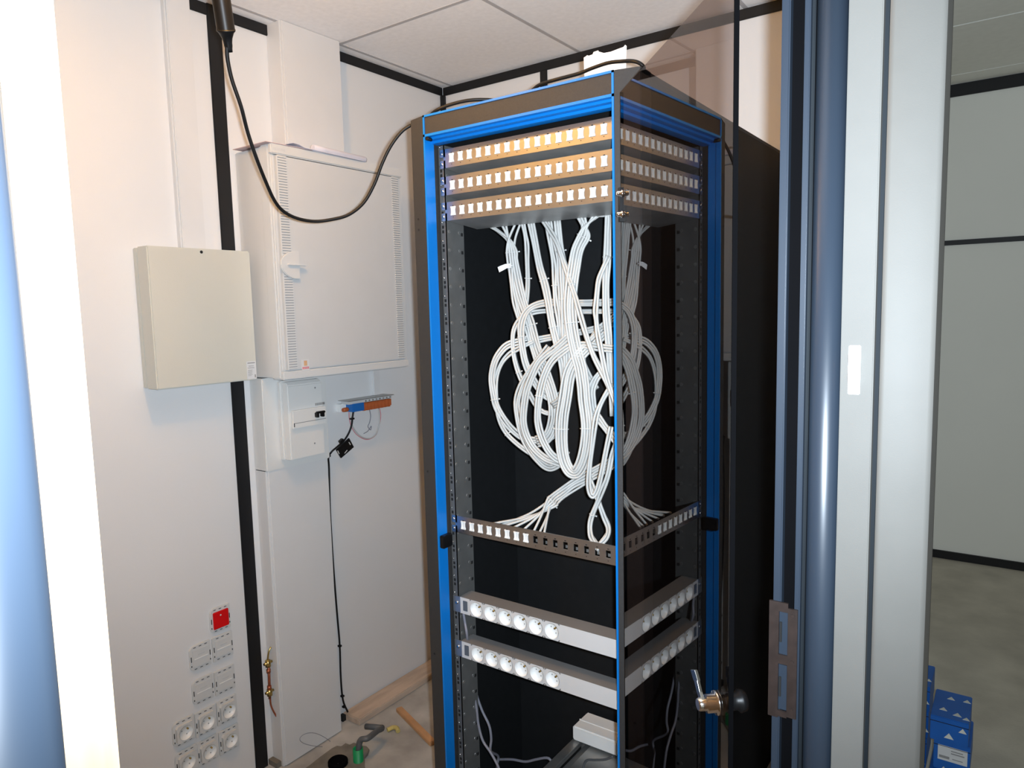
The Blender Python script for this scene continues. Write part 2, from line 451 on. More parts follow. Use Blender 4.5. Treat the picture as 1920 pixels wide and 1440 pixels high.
# right-hand stack: upper carton overhangs the lower one
carton(-0.170, -0.076, 2.285, 2.455, 0.226, 0.300, 'upper blue carton of the lower right-hand stack beside the aluminium post', T1)
carton(-0.160, -0.070, 2.295, 2.455, 0.135, 0.225, 'blue carton with a white address sticker under the upper right-hand carton', [(.3, .08, .006, False)], (.12, .93, .35, .85))
carton(-0.168, -0.074, 2.288, 2.455, 0.0, 0.134, 'lowest blue carton of the right-hand stack on the office floor', [(.3, .8, .007, False)], (.1, .5, .5, .9))
# left-hand stack half hidden by the post
carton(-0.275, -0.190, 2.50, 2.66, 0.190, 0.275, 'topmost blue carton of the stack half hidden by the aluminium post', [(.60, .75, .011, False), (.88, .40, .010, False), (.7, .6, .009, True), (.9, .3, .009, True), (.5, .3, .009, True)])
carton(-0.275, -0.192, 2.505, 2.66, 0.100, 0.189, 'second blue carton of the stack half hidden by the aluminium post', [(.72, .6, .011, False), (.92, .3, .009, False)])
carton(-0.275, -0.194, 2.50, 2.66, 0.0, 0.099, 'bottom blue carton with small white sticker in the stack behind the post', [(.85, .2, .010, False)], (.45, .95, .45, .95))

# ------------------------------------------------------------------ rack
XC, YF, YP, ZT = -0.9174, 1.2943, 1.3396, 1.958
XA, XBH, CH = 0.2504, 0.3023, 0.0133
YR = 2.295
rack = thing('server_rack', (XC, (YF + YR) / 2, 0), 'tall dark grey server rack with blue front edges and open smoked glass door', 'server rack')
def L(u): return XC + u
for s in (-1, 1):
    poly = [(L(s * XA), YF, 0), (L(s * XBH), YF + CH, 0), (L(s * XBH), YF + .06, 0), (L(s * XA), YF + .06, 0)]
    po = MB().prism(poly, (0, 0, ZT)).build('corner_post', M['rack_grey'], rack, 0.0015)
    h = MB()
    for zc in (1.722, 1.697, 1.1, 0.62, 0.30):
        x = L(s * 0.283)
        h.cyl((x, YF + .0072, zc), (x, YF + .010, zc), .0027, 10)
    h.build('post_holes', M['dark'], po)
# top cap and fascia
MB().box(L(-XBH), L(XBH), YF + CH, YR, ZT - .012, ZT - .002).build('top_panel', M['rack_grey'], rack, 0.001)
MB().box(L(-XA + .0045), L(XA - .0045), YF + .0015, YF + .03, 1.914, 1.9535).build('top_fascia', M['rack_grey'], rack)
MB().box(L(-XA), L(XA), YF - .0005, YF + .03, 1.9535, ZT).build('blue_edge', M['rack_blue'], rack)
MB().box(L(-XA), L(XA), YF - .0005, YF + .012, 1.9085, 1.914).build('blue_edge', M['rack_blue'], rack)
# blue lining of the opening, stepped
MB().box(L(-XA), L(XA), YF + .012, YF + .030, 1.903, 1.909).build('blue_lining', M['rack_blue'], rack)
MB().box(L(-XA), L(XA), YF + .027, YF + .050, 1.897, 1.905).build('blue_lining', M['rack_blue'], rack)
for s in (-1, 1):
    x0, x1 = sorted((L(s * XA), L(s * (XA - .0045))))
    MB().box(x0, x1, YF - .0005, YF + .012, 0.03, ZT).build('blue_edge', M['rack_blue'], rack)
    x0, x1 = sorted((L(s * (XA + .004)), L(s * (XA - .002))))
    MB().box(x0, x1, YF + .012, YF + .034, 0.03, 1.903).build('blue_lining', M['rack_blue'], rack)
MB().box(L(-XA), L(XA), YF, YF + .05, 0.0, 0.06).build('bottom_fascia', M['rack_grey'], rack)
# carcass
MB().box(L(XBH - .003), L(XBH), YF + .06, YR, 0.02, ZT - .012).build('side_panel', M['rack_side'], rack)
MB().box(L(-XBH), L(-XBH + .003), YF + .06, YR, 0.02, ZT - .012).build('side_panel', M['rack_side'], rack)
MB().box(L(-XBH + .003), L(XBH - .003), 1.70, 1.706, 0.02, ZT - .012).build('rear_sheet', M['rack_black'], rack)
MB().box(L(-XBH + .003), L(-XBH + .006), YF + .06, 1.70, 0.02, ZT - .012).build('inner_lining', M['rack_black'], rack)
MB().box(L(XBH - .006), L(XBH - .003), YF + .06, 1.70, 0.02, ZT - .012).build('inner_lining', M['rack_black'], rack)
MB().box(L(-XBH), L(XBH), YF + .05, YR, 0.0, 0.03).build('base_tray', M['rack_black'], rack)
h = MB()
for (yy, zz) in ((1.62, 1.80), (1.62, 0.93), (1.68, 0.93)):
    h.cyl((L(XBH), yy, zz), (L(XBH) + .001, yy, zz), .006, 12)
h.build('side_panel_screws', M['dark'], rack)
# mounting rails (pierced), left and right
def rail(s):
    xo = L(s * 0.2475); xi = L(s * 0.2305)
    m = MB()
    m.box(*sorted((xo, xi)), YP + .0035, YP + .0055, 0.06, 1.895)
    m.box(*sorted((xi, xi + s * .002)), YP + .0035, YP + .070, 0.06, 1.895)
    r = m.build('mounting_rail', M['rail_steel'], rack)
    hs = MB(); nb = MB(); sl = MB()
    z = 1.8915
    i = 0
    while z > 0.08:
        for yy in (1.3535, 1.3925):
            hs.lathe((xi - s * .0001, yy, z - .022), (-s, 0, 0), [(.0048, 0), (.0045, .0006)], 10, False)
        nb.lathe((L(s * .2430), YP + .0034, z), (0, -1, 0), [(.0026, 0), (.0022, .0014), (.0008, .0022)], 8)
        for dz in (-.011, -.0222):
            sl.box(L(s * .2405) - .003, L(s * .2405) + .003, YP + .0030, YP + .0036, z + dz - .0035, z + dz + .0035)
        sl.box(*sorted((xi - s * .0004, xi + s * .0001)), YP + .058, YP + .066, z - .03, z - .022)
        z -= 0.04445; i += 1
    hs.build('rail_hole', M['steel'], r, kind='stuff'); nb.build('rail_nub', M['chrome'], r, kind='stuff'); sl.build('rail_slot', M['dark'], r, kind='stuff')
rail(-1); rail(1)
# rear mounting bar seen past the right post
MB().box(L(.165), L(.2), 1.60, 1.66, 0.06, 1.88).build('rear_rail', M['rack_black'], rack)
# latch catch on the left edge
MB().box(L(-XA) + .009, L(-XA) + .024, YF - .004, YF + .03, 0.912, 0.944).build('latch_catch', M['black_plastic'], rack, 0.002)
# hole in the fascia corner
MB().cyl((L(-XA) + .012, YF - .002, 1.9035), (L(-XA) + .012, YF + .014, 1.9035), .0045, 12).build('fascia_pin', M['black_plastic'], rack)

# smoked glass door
PH = math.radians(-47.334)
HG = Vector((-0.6343, 1.2581, 0)); GD = Vector((math.cos(PH), math.sin(PH), 0)); GN = Vector((-math.sin(PH), math.cos(PH), 0))
def G(s, t, z): return HG + GD * s + GN * t + Vector((0, 0, z))
gd = MB().prism([G(0, 0, .05), G(.4965, 0, .05), G(.4965, .006, .05), G(0, .006, .05)], (0, 0, 1.8518)).build('glass_door', M['glass'], rack, label='smoked glass door swung open')
MB().prism([G(.4965, -.0002, .05), G(.4982, -.0002, .05), G(.4982, .0062, .05), G(.4965, .0062, .05)], (0, 0, 1.8518)).build('glass_edge', M['rubber'], gd)
MB().prism([G(-.0008, 0, .05), G(.0, 0, .05), G(.0, .006, .05), G(-.0008, .006, .05)], (0, 0, 1.8518)).build('glass_edge', M['rubber'], gd)
for zc in (1.694, 0.30):
    hp = MB().prism([G(-.004, -.004, zc - .032), G(.004, -.004, zc - .032), G(.004, .010, zc - .032), G(-.004, .010, zc - .032)], (0, 0, .064)).build('hinge', M['black_plastic'], gd)
    for dz in (-.0195, .0195):
        MB().lathe(G(.010, 0, zc + dz), -GN, [(.007, 0), (.007, .003), (.0045, .004), (.0045, .010), (.003, .012)], 14).build('hinge_stud', M['chrome'], gd)
# cam lock
lk = MB().lathe(G(.459, 0, .950), -GN, [(.0165, 0), (.0165, .003), (.0125, .0035), (.0125, .016), (.009, .0165), (.009, .026), (.0075, .028)], 24).build('lock_barrel', M['chrome'], gd)
lev = [G(.458, -.021, .954), G(.453, -.023, .965), G(.446, -.024, .978), G(.440, -.026, .990)]
lm = MB()
for i in range(len(lev) - 1):
    a, b = lev[i], lev[i + 1]
    d = (b - a); c = (a + b) / 2; dn = d.normalized(); sd = dn.cross(GN).normalized()
    wdt = (.0060, .0060, .0085)[i]
    lm.obox(c, d * .56, sd * wdt, GN * .0022)
lm.build('lock_cam', M['chrome'], gd, 0.0006)
MB().lathe(G(.459, .006, .950), GN, [(.017, 0), (.017, .004), (.012, .006), (.012, .022), (.016, .026), (.014, .034)], 20).build('lock_knob', M['black_plastic'], gd)

# ------------------------------------------------------------------ patch panels
PITCH_J = 0.0272
def rect_hole_plate(m, x0, x1, z0, z1, y0, y1, holes):
    hz0, hz1 = holes[0][2], holes[0][3]
    m.box(x0, x1, y0, y1, hz1, z1); m.box(x0, x1, y0, y1, z0, hz0)
    px = x0
    for (a, b, _, _) in holes:
        m.box(px, a, y0, y1, hz0, hz1); px = b
    m.box(px, x1, y0, y1, hz0, hz1)
jack_proto = None
def make_jack(parent, x, z):
    global jack_proto
    if jack_proto is None:
        m = MB()
        m.box(x - .0072, x + .0072, YP - .0016, YP + .02, z + .0084, z + .0104); m.box(x - .0072, x + .0072, YP - .0016, YP + .02, z - .0104, z - .0084)
        m.prism([(x - .0072, YP - .0014, z - .0084), (x - .0046, YP - .0014, z - .0084), (x - .0046, YP - .0014, z + .0084), (x - .0072, YP - .0014, z + .0084), (x - .0058, YP - .0014, z + .004), (x - .0058, YP - .0014, z - .004)], (0, .02, 0))
        m.prism([(x + .0072, YP - .0014, z - .0084), (x + .0046, YP - .0014, z - .0084), (x + .0046, YP - .0014, z + .0084), (x + .0072, YP - .0014, z + .0084), (x + .0058, YP - .0014, z + .004), (x + .0058, YP - .0014, z - .004)], (0, .02, 0))
        m.box(x - .0046, x - .0005, YP + .0008, YP + .02, z - .0084, z + .0084); m.box(x + .0005, x + .0046, YP + .0008, YP + .02, z - .0084, z + .0084)
        jack_proto = m.build('jack', M['jack'], parent)
        jack_proto['zz'] = 0
        jack_proto.pop('zz') if hasattr(jack_proto, 'pop') else None
        make_jack.x, make_jack.z = x, z
        return jack_proto
    return clone(jack_proto, parent, (x - make_jack.x, 0, z - make_jack.z))
def patch_panel(z, label, njacks, tray_depth):
    p = thing('patch_panel', (XC, YP, z - .022), label, 'patch panel', 'rack patch panels')
    holes = []
    for k in range(16):
        x = XC + (k - 7.5) * PITCH_J
        holes.append((x - .0060, x + .0060, z - .0086, z + .0086))
    m = MB(); rect_hole_plate(m, XC - .2235, XC + .2235, z - .0218, z + .0218, YP - .0002, YP + .0018, holes)
    m.build('face_plate', M['panel'], p)
    for s in (-1, 1):
        e = MB()
        xs_ = sorted((XC + s * .2235, XC + s * .2413))
        x1_ = sorted((XC + s * .2235, XC + s * .2290))
        e.box(*x1_, YP - .0002, YP + .0018, z - .0218, z + .0218)
        e.box(*xs_, YP - .0002, YP + .0018, z + .004, z + .0218); e.box(*xs_, YP - .0002, YP + .0018, z - .0218, z - .004)
        e.build('mounting_ear', M['panel'], p)
    if tray_depth:
        t = MB()
        zb0, zb1 = z - .0218, z - .0335
        y0, y1 = YP + .0018, YP + tray_depth
        xo, xi = .2235, .2235
        t.add([(XC - xo, y0, zb0), (XC + xo, y0, zb0), (XC + xi, y1, zb1), (XC - xi, y1, zb1), (XC - xo, y0, zb0 + .0015), (XC + xo, y0, zb0 + .0015), (XC + xi, y1, zb1 + .0015), (XC - xi, y1, zb1 + .0015)],
              [(0, 1, 2, 3), (7, 6, 5, 4), (0, 4, 5, 1), (1, 5, 6, 2), (2, 6, 7, 3), (3, 7, 4, 0)])
        t.build('rear_tray', M['tray'], p)
    for k in range(njacks):
        make_jack(p, XC + (k - 7.5) * PITCH_J, z)
    if njacks < 16:
        pm = MB()
        for k in range(njacks, 16):
            x = XC + (k - 7.5) * PITCH_J
            pm.box(x - .0060, x + .0060, YP + .010, YP + .0115, z - .0086, z - .002)
        pm.build('port_clip', M['steel'], p)
    nt_ = MB()
    for k in range(16):
        x = XC + (k - 7.5) * PITCH_J
        nt_.box(x - .0022, x + .0022, YP - .0007, YP - .0001, z + .0112, z + .0128); nt_.box(x - .0012, x + .0012, YP - .0006, YP - .0001, z - .0152, z - .0140)
    nt_.build('port_marks', M['dark'], p)
    for s in (-1, 1):
        for dz in (-.0122, .0122):
            MB().lathe((XC + s * .2345, YP - .0002, z + dz), (0, -1, 0), [(.0036, 0), (.0034, .0016), (.0016, .0022)], 12).build('screw', M['chrome'], p)
    return p
patch_panel(1.8621, 'topmost of three full patch panels, just under the blue rack edge', 16, .095)
patch_panel(1.7984, 'middle of the three full patch panels at the rack top', 16, .095)
patch_panel(1.7381, 'lowest of the three full patch panels, white cables hanging below it', 16, .115)
patch_panel(0.9636, 'single half-filled patch panel low in the rack with eight empty ports', 8, 0)

# ------------------------------------------------------------------ power strips
def round_hole_plate(m, x0, x1, z0, z1, y, cs, r, N=24):
    zc = (z0 + z1) / 2; h = (z1 - z0) / 2
    px = x0
    for cx in cs:
        a, b = cx - h, cx + h
        if a > px + 1e-5: m.add([(px, y, z0), (a, y, z0), (a, y, z1), (px, y, z1)], [(0, 1, 2, 3)])
        vs = []
        for k in range(N):
            t = 2 * math.pi * (k + .5) / N; c, s = math.cos(t), math.sin(t)
            k2 = 1 / max(abs(c), abs(s))
            vs += [(cx + c * r, y, zc + s * r), (cx + c * k2 * h, y, zc + s * k2 * h)]
        fs = [(2 * k, 2 * k + 1, (2 * k + 3) % (2 * N), (2 * k + 2) % (2 * N)) for k in range(N)]
        m.add(vs, fs)
        # corners
        px = b
    if x1 > px: m.add([(px, y, z0), (x1, y, z0), (x1, y, z1), (px, y, z1)], [(0, 1, 2, 3)])
sock_proto = {}
def socket_parts(parent, c, r, ax, key, depth=.011):
    # dish opening along ax (pointing out of the plate); u,w in the plate
    c = Vector(c); ax = Vector(ax).normalized()
    w_ = Vector((0, 0, 1)); u = w_.cross(ax).normalized()
    if key in sock_proto:
        c0, objs = sock_proto[key]
        first = None
        for (o, lvl) in objs:
            cc = clone(o, parent if lvl == 0 else first, c - c0)
            if lvl == 0: first = cc
        return
    d = MB().lathe(c + ax * .0012, -ax, [(r, 0), (r * 1.0, .0004), (r * .93, .0012), (r * .86, depth), (0.0005, depth + .0003)], 28, cap=False).build('socket', M['white_plastic'], parent)
    dg = (u * .707 + w_ * .707)
    pn = MB().cyl(c - ax * depth + dg * r * .52, c - ax * .001 + dg * r * .52, r * .12, 10).build('earth_pin', M['brass'], d)
    hm = MB()
    pe = (u * .707 - w_ * .707)
    for s in (-1, 1):
        q_ = c - ax * (depth - .0006) - dg * r * .1 + pe * s * r * .48
        hm.cyl(q_, q_ + ax * .0005, r * .09, 10)
    ph = hm.build('pin_hole', M['grey_print'], d)
    sock_proto[key] = (c, [(d, 0), (pn, 1), (ph, 1)])
def power_strip(z0, z1, label, cord):
    xl, xr = -1.1395, -0.6955
    p = thing('power_strip', ((xl + xr) / 2, 1.36, z0), label, 'power strip', 'rack power strips')
    y = 1.3396
    m = MB()
    m.box(xl, xr, y + .014, y + .046, z0, z1)
    m.box(xl, xr, y + .0003, y + .014, z1 - .0015, z1); m.box(xl, xr, y + .0003, y + .014, z0, z0 + .0015)
    m.build('housing', M['pdu_body'], p)
    cs = [xl + .0525 + .0447 * k for k in range(6)]
    fm = MB(); round_hole_plate(fm, xl, cs[-1] + .030, z0 + .0005, z1 - .0005, y, cs, .0188)
    fm.build('front_cover', M['pdu_front'], p)
    MB().box(cs[-1] + .030, xr, y, y + .014, z0 + .0005, z1 - .0005).build('blank_cover', M['pdu_front'], p)
    for c in cs:
        socket_parts(p, (c, y, (z0 + z1) / 2), .0188, (0, -1, 0), 'pdu')
    MB().box(xl + .0095, xl + .0235, y - .0016, y + .004, z0 + .009, z1 - .008).build('switch', M['switch_grey'], p, .0008)
    for s, xe in ((-1, xl), (1, xr)):
        b = MB(); b.box(*sorted((xe, xe + s * .024)), y + .0005, y + .0025, z0 + .001, z1 - .001); b.box(*sorted((xe, xe + s * .002)), y, y + .04, z0, z1)
        br = b.build('end_bracket', M['steel'], p)
        MB().lathe((xe + s * .0115, y + .0005, (z0 + z1) / 2 + .004), (0, -1, 0), [(.005, 0), (.0046, .002), (.002, .003)], 14).build('screw', M['chrome'], br)
    MB().tube(smooth_path(cord, 6), .0036, 8).build('power_cord', M['cord_grey'], p)
    return p
def Y_(pts, y): return [atY(a, b, y) for a, b in pts]
c1 = Y_([(869, 1150), (872, 1168), (876, 1195)], 1.352) + Y_([(878, 1236), (890, 1290), (903, 1330), (917, 1360), (921, 1385), (920, 1408)], 1.42) + Y_([(934, 1418), (932, 1440), (938, 1475)], 1.47)
c2 = Y_([(874, 1236), (882, 1275), (893, 1325), (897, 1358), (905, 1388), (918, 1408), (928, 1425), (936, 1443), (944, 1475)], 1.40)
power_strip(0.730, 0.7735, 'upper of the two white six-socket power strips in the rack', c1)
power_strip(0.6115, 0.6555, 'lower of the two white six-socket power strips in the rack', c2)

# grey lead crossing the rack floor, junction box and floor rails
cl = thing('grey_lead', atY(935, 1420, 1.5) + Vector((0, 0, -.1)), 'grey mains lead crossing from the rack rail to the junction box', 'cable')
MB().tube(smooth_path(Y_([(932, 1424), (960, 1424), (985, 1428), (1005, 1424), (1025, 1421), (1034, 1428), (1044, 1452), (1050, 1490)], 1.50), 5), .0036, 8).build('lead', M['cord_grey'], cl)
jb0 = atY(1073, 1361, 1.60); jb1 = atY(1145, 1402, 1.60); jb2 = atY(1073, 1387, 1.60)
jx0, jx1, jz1, jz0 = jb0.x, jb1.x + .02, jb0.z, jb2.z
jb = thing('junction_box', ((jx0 + jx1) / 2, 1.64, jz0), 'white junction box on metal runners at the bottom of the rack', 'junction box')
MB().box(jx0, jx1, 1.60, 1.685, jz0, jz1).build('box_body', M['white_plastic'], jb, .004)
MB().box(jx0 + .001, jx1 - .001, 1.637, 1.641, jz1 - .001, jz1 + .0016).build('lid_ridge', M['white_plastic'], jb, .0005)
rr = thing('rack_floor_rails', (XC, 1.55, 0.03), 'grey metal runners across the rack floor below the junction box', 'rail')
zr = jz0
MB().box(jx0 - .004, jx0 + .022, 1.34, 1.698, zr - .016, zr - .002).build('runner', M['steel'], rr, .001)
MB().box(jx0 + .050, jx1 + .02, 1.34, 1.698, zr - .020, zr - .006).build('runner', M['steel'], rr, .001)
MB().box(jx0 + .022, jx0 + .050, 1.34, 1.698, zr - .03, zr - .024).build('runner_web', M['rail_steel'], rr)
for xx in (jx0 + .01, jx1 - .01):
    MB().box(xx - .006, xx + .006, 1.64, 1.66, 0.03, zr - .02).build('runner_leg', M['rail_steel'], rr)
bl = thing('thin_black_lead', atY(1120, 1430, 1.5), 'thin dark lead looping on the metal runner near the right post', 'cable')
MB().tube(smooth_path(Y_([(1094, 1470), (1094, 1440), (1100, 1426), (1115, 1425), (1135, 1424), (1150, 1418)], 1.5), 5), .003, 8).build('lead', M['conduit_grey'], bl)

# ------------------------------------------------------------------ network cable bundles
def bundle(label, path, n, rows=None, tops=None, ties=(), r=.0031, jit=.0007, ends=None):
    """path: (px, py, depth) points; n strands laid side by side in two layers"""
    P = smooth_path([atY(a, b, d) for a, b, d in path], 6)
    t = thing('cable_bundle', min(P, key=lambda p: p.z), label, 'cable bundle', 'white network cable bundles in the rack')
    front = (n + 1) // 2 + (1 if n > 6 else 0) if n > 3 else n
    offs = []
    for k in range(front): offs.append(((k - (front - 1) / 2) * 2 * r * .98, 0))
    for k in range(n - front): offs.append(((k - (n - front - 1) / 2) * 2 * r * .98, 2 * r * .9))
    nv = Vector((0.45, -0.89, 0)).normalized()
    for k, (a, b) in enumerate(offs):
        pts = []; fa, fb = random.uniform(2, 5), random.uniform(0, 6)
        for i, p in enumerate(P):
            tg = (P[min(i + 1, len(P) - 1)] - P[max(i - 1, 0)]).normalized()
            lat = tg.cross(nv)
            if lat.length < .05: lat = Vector((1, 0, 0))
            lat.normalize()
            dp = lat.cross(tg).normalized()
            if dp.dot(nv) > 0: dp = -dp
            wv = jit * math.sin(fa * i / len(P) * 6 + fb)
            pts.append(p + lat * (a + wv) + dp * (b + wv * .5))
        if tops:
            tp = tops[k % len(tops)]
            s0 = pts[0]; tv = atY(*tp)
            e = tv + Vector((random.uniform(-.002, .002), random.uniform(-.003, .003), 0.004))
            mid = tv.lerp(s0, .55) + Vector(((s0.x - tv.x) * .22, 0, 0))
            pts = smooth_path([e, mid, s0, pts[4]], 5)[:-1] + pts[4:]
        if ends:
            tp = ends[k % len(ends)]
            s0 = pts[-1]; tv = atY(*tp)
            mid = s0.lerp(tv, .45) + Vector(((s0.x - tv.x) * .06, 0, -.004))
            pts = pts[:-4] + smooth_path([pts[-4], s0, mid, tv], 5)[1:]
        MB().tube(pts, r, 7).build('cable', M['cable'], t)
    for f in ties:
        i = int(f * (len(P) - 1)); p = P[i]
        tg = (P[min(i + 1, len(P) - 1)] - P[max(i - 1, 0)]).normalized()
        lat = tg.cross(nv).normalized(); dp = lat.cross(tg).normalized()
        if dp.dot(nv) > 0: dp = -dp
        ha = front * r + .0008; hb = (r * 1.9 if n > front else r) + .0008
        c = p + dp * (hb - r)
        ring = [c + lat * ha * math.cos(x) ** 1 * 1.02 + dp * hb * math.sin(x) * 1.05 for x in [2 * math.pi * q / 16 for q in range(17)]]
        m = MB().tube(ring, .0011, 6)
        m.obox(c - lat * (ha + .002), lat * .0020, tg * .0014, dp * .0014)
        m.build('cable_tie', M['tie'], t)
    return t
# order: back to front
bundle('white cable bundle sweeping left from the rack rear down to the half-filled panel',
       [(1150, 868, 1.53), (1123, 882, 1.52), (1105, 893, 1.51), (1073, 911, 1.49), (1047, 930, 1.46), (1033, 943, 1.44)], 8,
       ends=[(923, 982, 1.375), (945, 986, 1.375), (962, 990, 1.375), (980, 995, 1.375), (1000, 998, 1.375), (1011, 1000, 1.375), (1020, 1002, 1.375), (938, 985, 1.385)], ties=(.97,))
bundle('broad upper white loop arching left behind the hanging cables',
       [(1165, 566, 1.52), (1122, 568, 1.515), (1083, 568, 1.51), (1042, 567, 1.50), (1015, 569.5, 1.49), (995, 577, 1.48), (983, 591, 1.465), (977, 614, 1.455), (978, 641, 1.45), (984, 675, 1.452), (995, 703, 1.46), (1011, 730, 1.475), (1028, 745, 1.49), (1048, 742, 1.50), (1062, 725, 1.51)], 5, ties=(.55,))
bundle('second broad white loop just inside the upper arch',
       [(1165, 583, 1.53), (1122, 584, 1.525), (1076, 584, 1.52), (1035, 583, 1.51), (1001, 586, 1.49), (977, 597, 1.47), (964, 616, 1.455), (961, 641, 1.45), (965, 675, 1.45), (976, 709, 1.455), (992, 737, 1.465), (1008, 764, 1.48), (1026, 775, 1.49), (1046, 772, 1.50), (1062, 755, 1.51)], 4, ties=(.62,))
bundle('outermost white cable loop bulging furthest left',
       [(1150, 607, 1.52), (1103, 619.6, 1.515), (1035, 632, 1.505), (1008, 637, 1.49), (984, 639, 1.47), (954, 646, 1.445), (938, 660, 1.43), (927, 680, 1.422), (922, 709, 1.42), (926, 741, 1.42), (932, 764, 1.425), (946, 788, 1.435), (962, 807, 1.45), (981, 821, 1.465), (1006, 826, 1.48), (1030, 821, 1.49), (1043, 806, 1.50), (1046, 780, 1.50)], 3, ties=(.55,))
bundle('slack pair of white cables dipping below the outermost loop',
       [(1000, 640, 1.47), (975, 652, 1.455), (955, 664, 1.445), (941, 680, 1.435), (932, 703, 1.43), (929, 729, 1.425), (931, 761, 1.425), (937, 788, 1.43), (951, 814, 1.44), (976, 838, 1.45), (1001, 853, 1.46), (1029, 860, 1.465), (1055, 856, 1.47)], 2, ties=(.68,))
bundle('lowest white cable loop hanging beside the big U-shaped bundle',
       [(1030, 650, 1.47), (1002, 685, 1.46), (985, 710, 1.455), (974, 734, 1.45), (969, 757, 1.448), (972, 784, 1.448), (981, 818, 1.45), (995, 846, 1.45), (1010, 864, 1.45), (1024, 875, 1.45), (1036, 877, 1.45), (1050, 868, 1.455), (1062, 845, 1.46)], 3)
bundle('wide white bundle fanning from the left ports of the lowest full panel',
       [(959, 469, 1.462), (962, 495, 1.465), (970, 535, 1.47), (979, 569, 1.475), (991, 604, 1.475), (1001, 641, 1.475), (1012, 675, 1.475), (1022, 702, 1.478), (1034, 736, 1.48), (1040, 770, 1.48), (1036, 800, 1.48), (1024, 822, 1.475), (1006, 828, 1.47)], 8,
       tops=[(906, 421, 1.455), (916, 421, 1.46), (938, 420, 1.455), (948, 420, 1.46), (968, 418, 1.46), (976, 417, 1.465), (911, 421, 1.465), (942, 420, 1.465)], ties=(.02, .36))
bundle('single thin white strand beside the left fanned bundle',
       [(957, 500, 1.46), (960, 535, 1.462), (965, 569, 1.465), (971, 592, 1.47), (985, 625, 1.48)], 2)
bundle('slim pair of white cables dropping straight into the upper arch',
       [(980, 416, 1.46), (985, 440, 1.46), (988, 462, 1.462), (989, 495, 1.47), (989, 535, 1.48), (987, 570, 1.485), (980, 600, 1.487)], 2, ties=(.62,))
bundle('white bundle slanting from mid panel down across the arch',
       [(995, 416, 1.46), (1003, 454, 1.458), (1012, 501, 1.455), (1022, 535, 1.453), (1028, 562, 1.45), (1035, 607, 1.445), (1043, 641, 1.445), (1053, 675, 1.447), (1058, 709, 1.452), (1057, 745, 1.46), (1050, 780, 1.47), (1044, 800, 1.48)], 5, ties=(.25, .48))
bundle('long straight white bundle hanging at the middle of the rack',
       [(1045, 412, 1.46), (1050, 464, 1.458), (1055, 495, 1.456), (1057, 535, 1.453), (1058, 576, 1.45), (1060, 628, 1.447), (1063, 682, 1.447), (1061, 720, 1.45), (1052, 748, 1.455), (1036, 760, 1.46)], 5, ties=(.14, .42, .78))
bundle('narrow white bundle just left of the long straight one',
       [(1028, 414, 1.462), (1034, 454, 1.463), (1041, 495, 1.462), (1042, 535, 1.46), (1045, 569, 1.458), (1049, 600, 1.458), (1054, 640, 1.46), (1058, 690, 1.465)], 3, ties=(.45,))
bundle('white bundle curling out from behind the right post',
       [(1140, 690, 1.47), (1121, 706, 1.46), (1112, 722, 1.455), (1110, 740, 1.45), (1111, 757, 1.45), (1117, 776, 1.45), (1130, 795, 1.45), (1146, 815, 1.45), (1170, 845, 1.45)], 5, ties=(.62,))
bundle('white bundle running down close behind the right post',
       [(1141, 404, 1.46), (1140, 454, 1.458), (1138, 495, 1.456), (1136, 535, 1.455), (1137, 590, 1.455), (1142, 640, 1.455), (1146, 700, 1.455), (1150, 780, 1.46)], 5,
       tops=[(1083, 409, 1.455), (1098, 407, 1.455), (1135, 403, 1.455), (1143, 402, 1.46), (1125, 404, 1.46)], ties=(.24,))
bundle('white bundle rising behind the loops towards the right post',
       [(1160, 590, 1.52), (1130, 612, 1.51), (1108, 640, 1.50), (1092, 672, 1.50), (1100, 700, 1.50), (1118, 730, 1.50)], 5)
bundle('big U-shaped white bundle hanging lowest in front of the loops',
       [(1096, 440, 1.45), (1083, 468, 1.445), (1077, 501, 1.44), (1072, 535, 1.437), (1069, 569, 1.433), (1070, 600, 1.43), (1074, 630, 1.43), (1081, 662, 1.43), (1089, 690, 1.43), (1094, 722, 1.43), (1096, 750, 1.43), (1099, 775, 1.43), (1101, 800, 1.428), (1100, 825, 1.427), (1096, 852, 1.425), (1089, 874, 1.424), (1079, 887, 1.423), (1067, 882, 1.421), (1057, 859, 1.42), (1053, 825, 1.42), (1054, 784, 1.42), (1060, 745, 1.422), (1067, 703, 1.425), (1080, 676, 1.43), (1096, 657, 1.44), (1114, 640, 1.46), (1134, 620, 1.48)], 8,
       tops=[(1083, 410, 1.455), (1090, 409, 1.455), (1112, 407, 1.455), (1120, 406, 1.455), (1126, 405, 1.46), (1098, 408, 1.46)], ties=(.01, .20, .47, .75))
bundle('white loop of three cables in front, left of the big U bundle',
       [(1150, 655, 1.45), (1120, 651, 1.445), (1096, 647, 1.44), (1073, 648, 1.432), (1056, 658, 1.425), (1035, 677, 1.418), (1022, 703, 1.414), (1014, 729, 1.412), (1010, 750, 1.41), (1008, 775, 1.41), (1009, 795, 1.412), (1016, 820, 1.415), (1029, 845, 1.42), (1042, 859, 1.43), (1056, 866, 1.44)], 3, ties=(.55,))
bundle('white loop crossing in front of the two arches',
       [(1066, 630, 1.435), (1041, 653, 1.43), (1022, 668, 1.425), (1008, 683, 1.42), (997, 706, 1.418), (989, 729, 1.417), (984, 752, 1.417), (981, 775, 1.418), (982, 795, 1.42), (989, 819, 1.425), (1002, 842, 1.43), (1022, 859, 1.435), (1042, 866, 1.44), (1058, 872, 1.445)], 3)
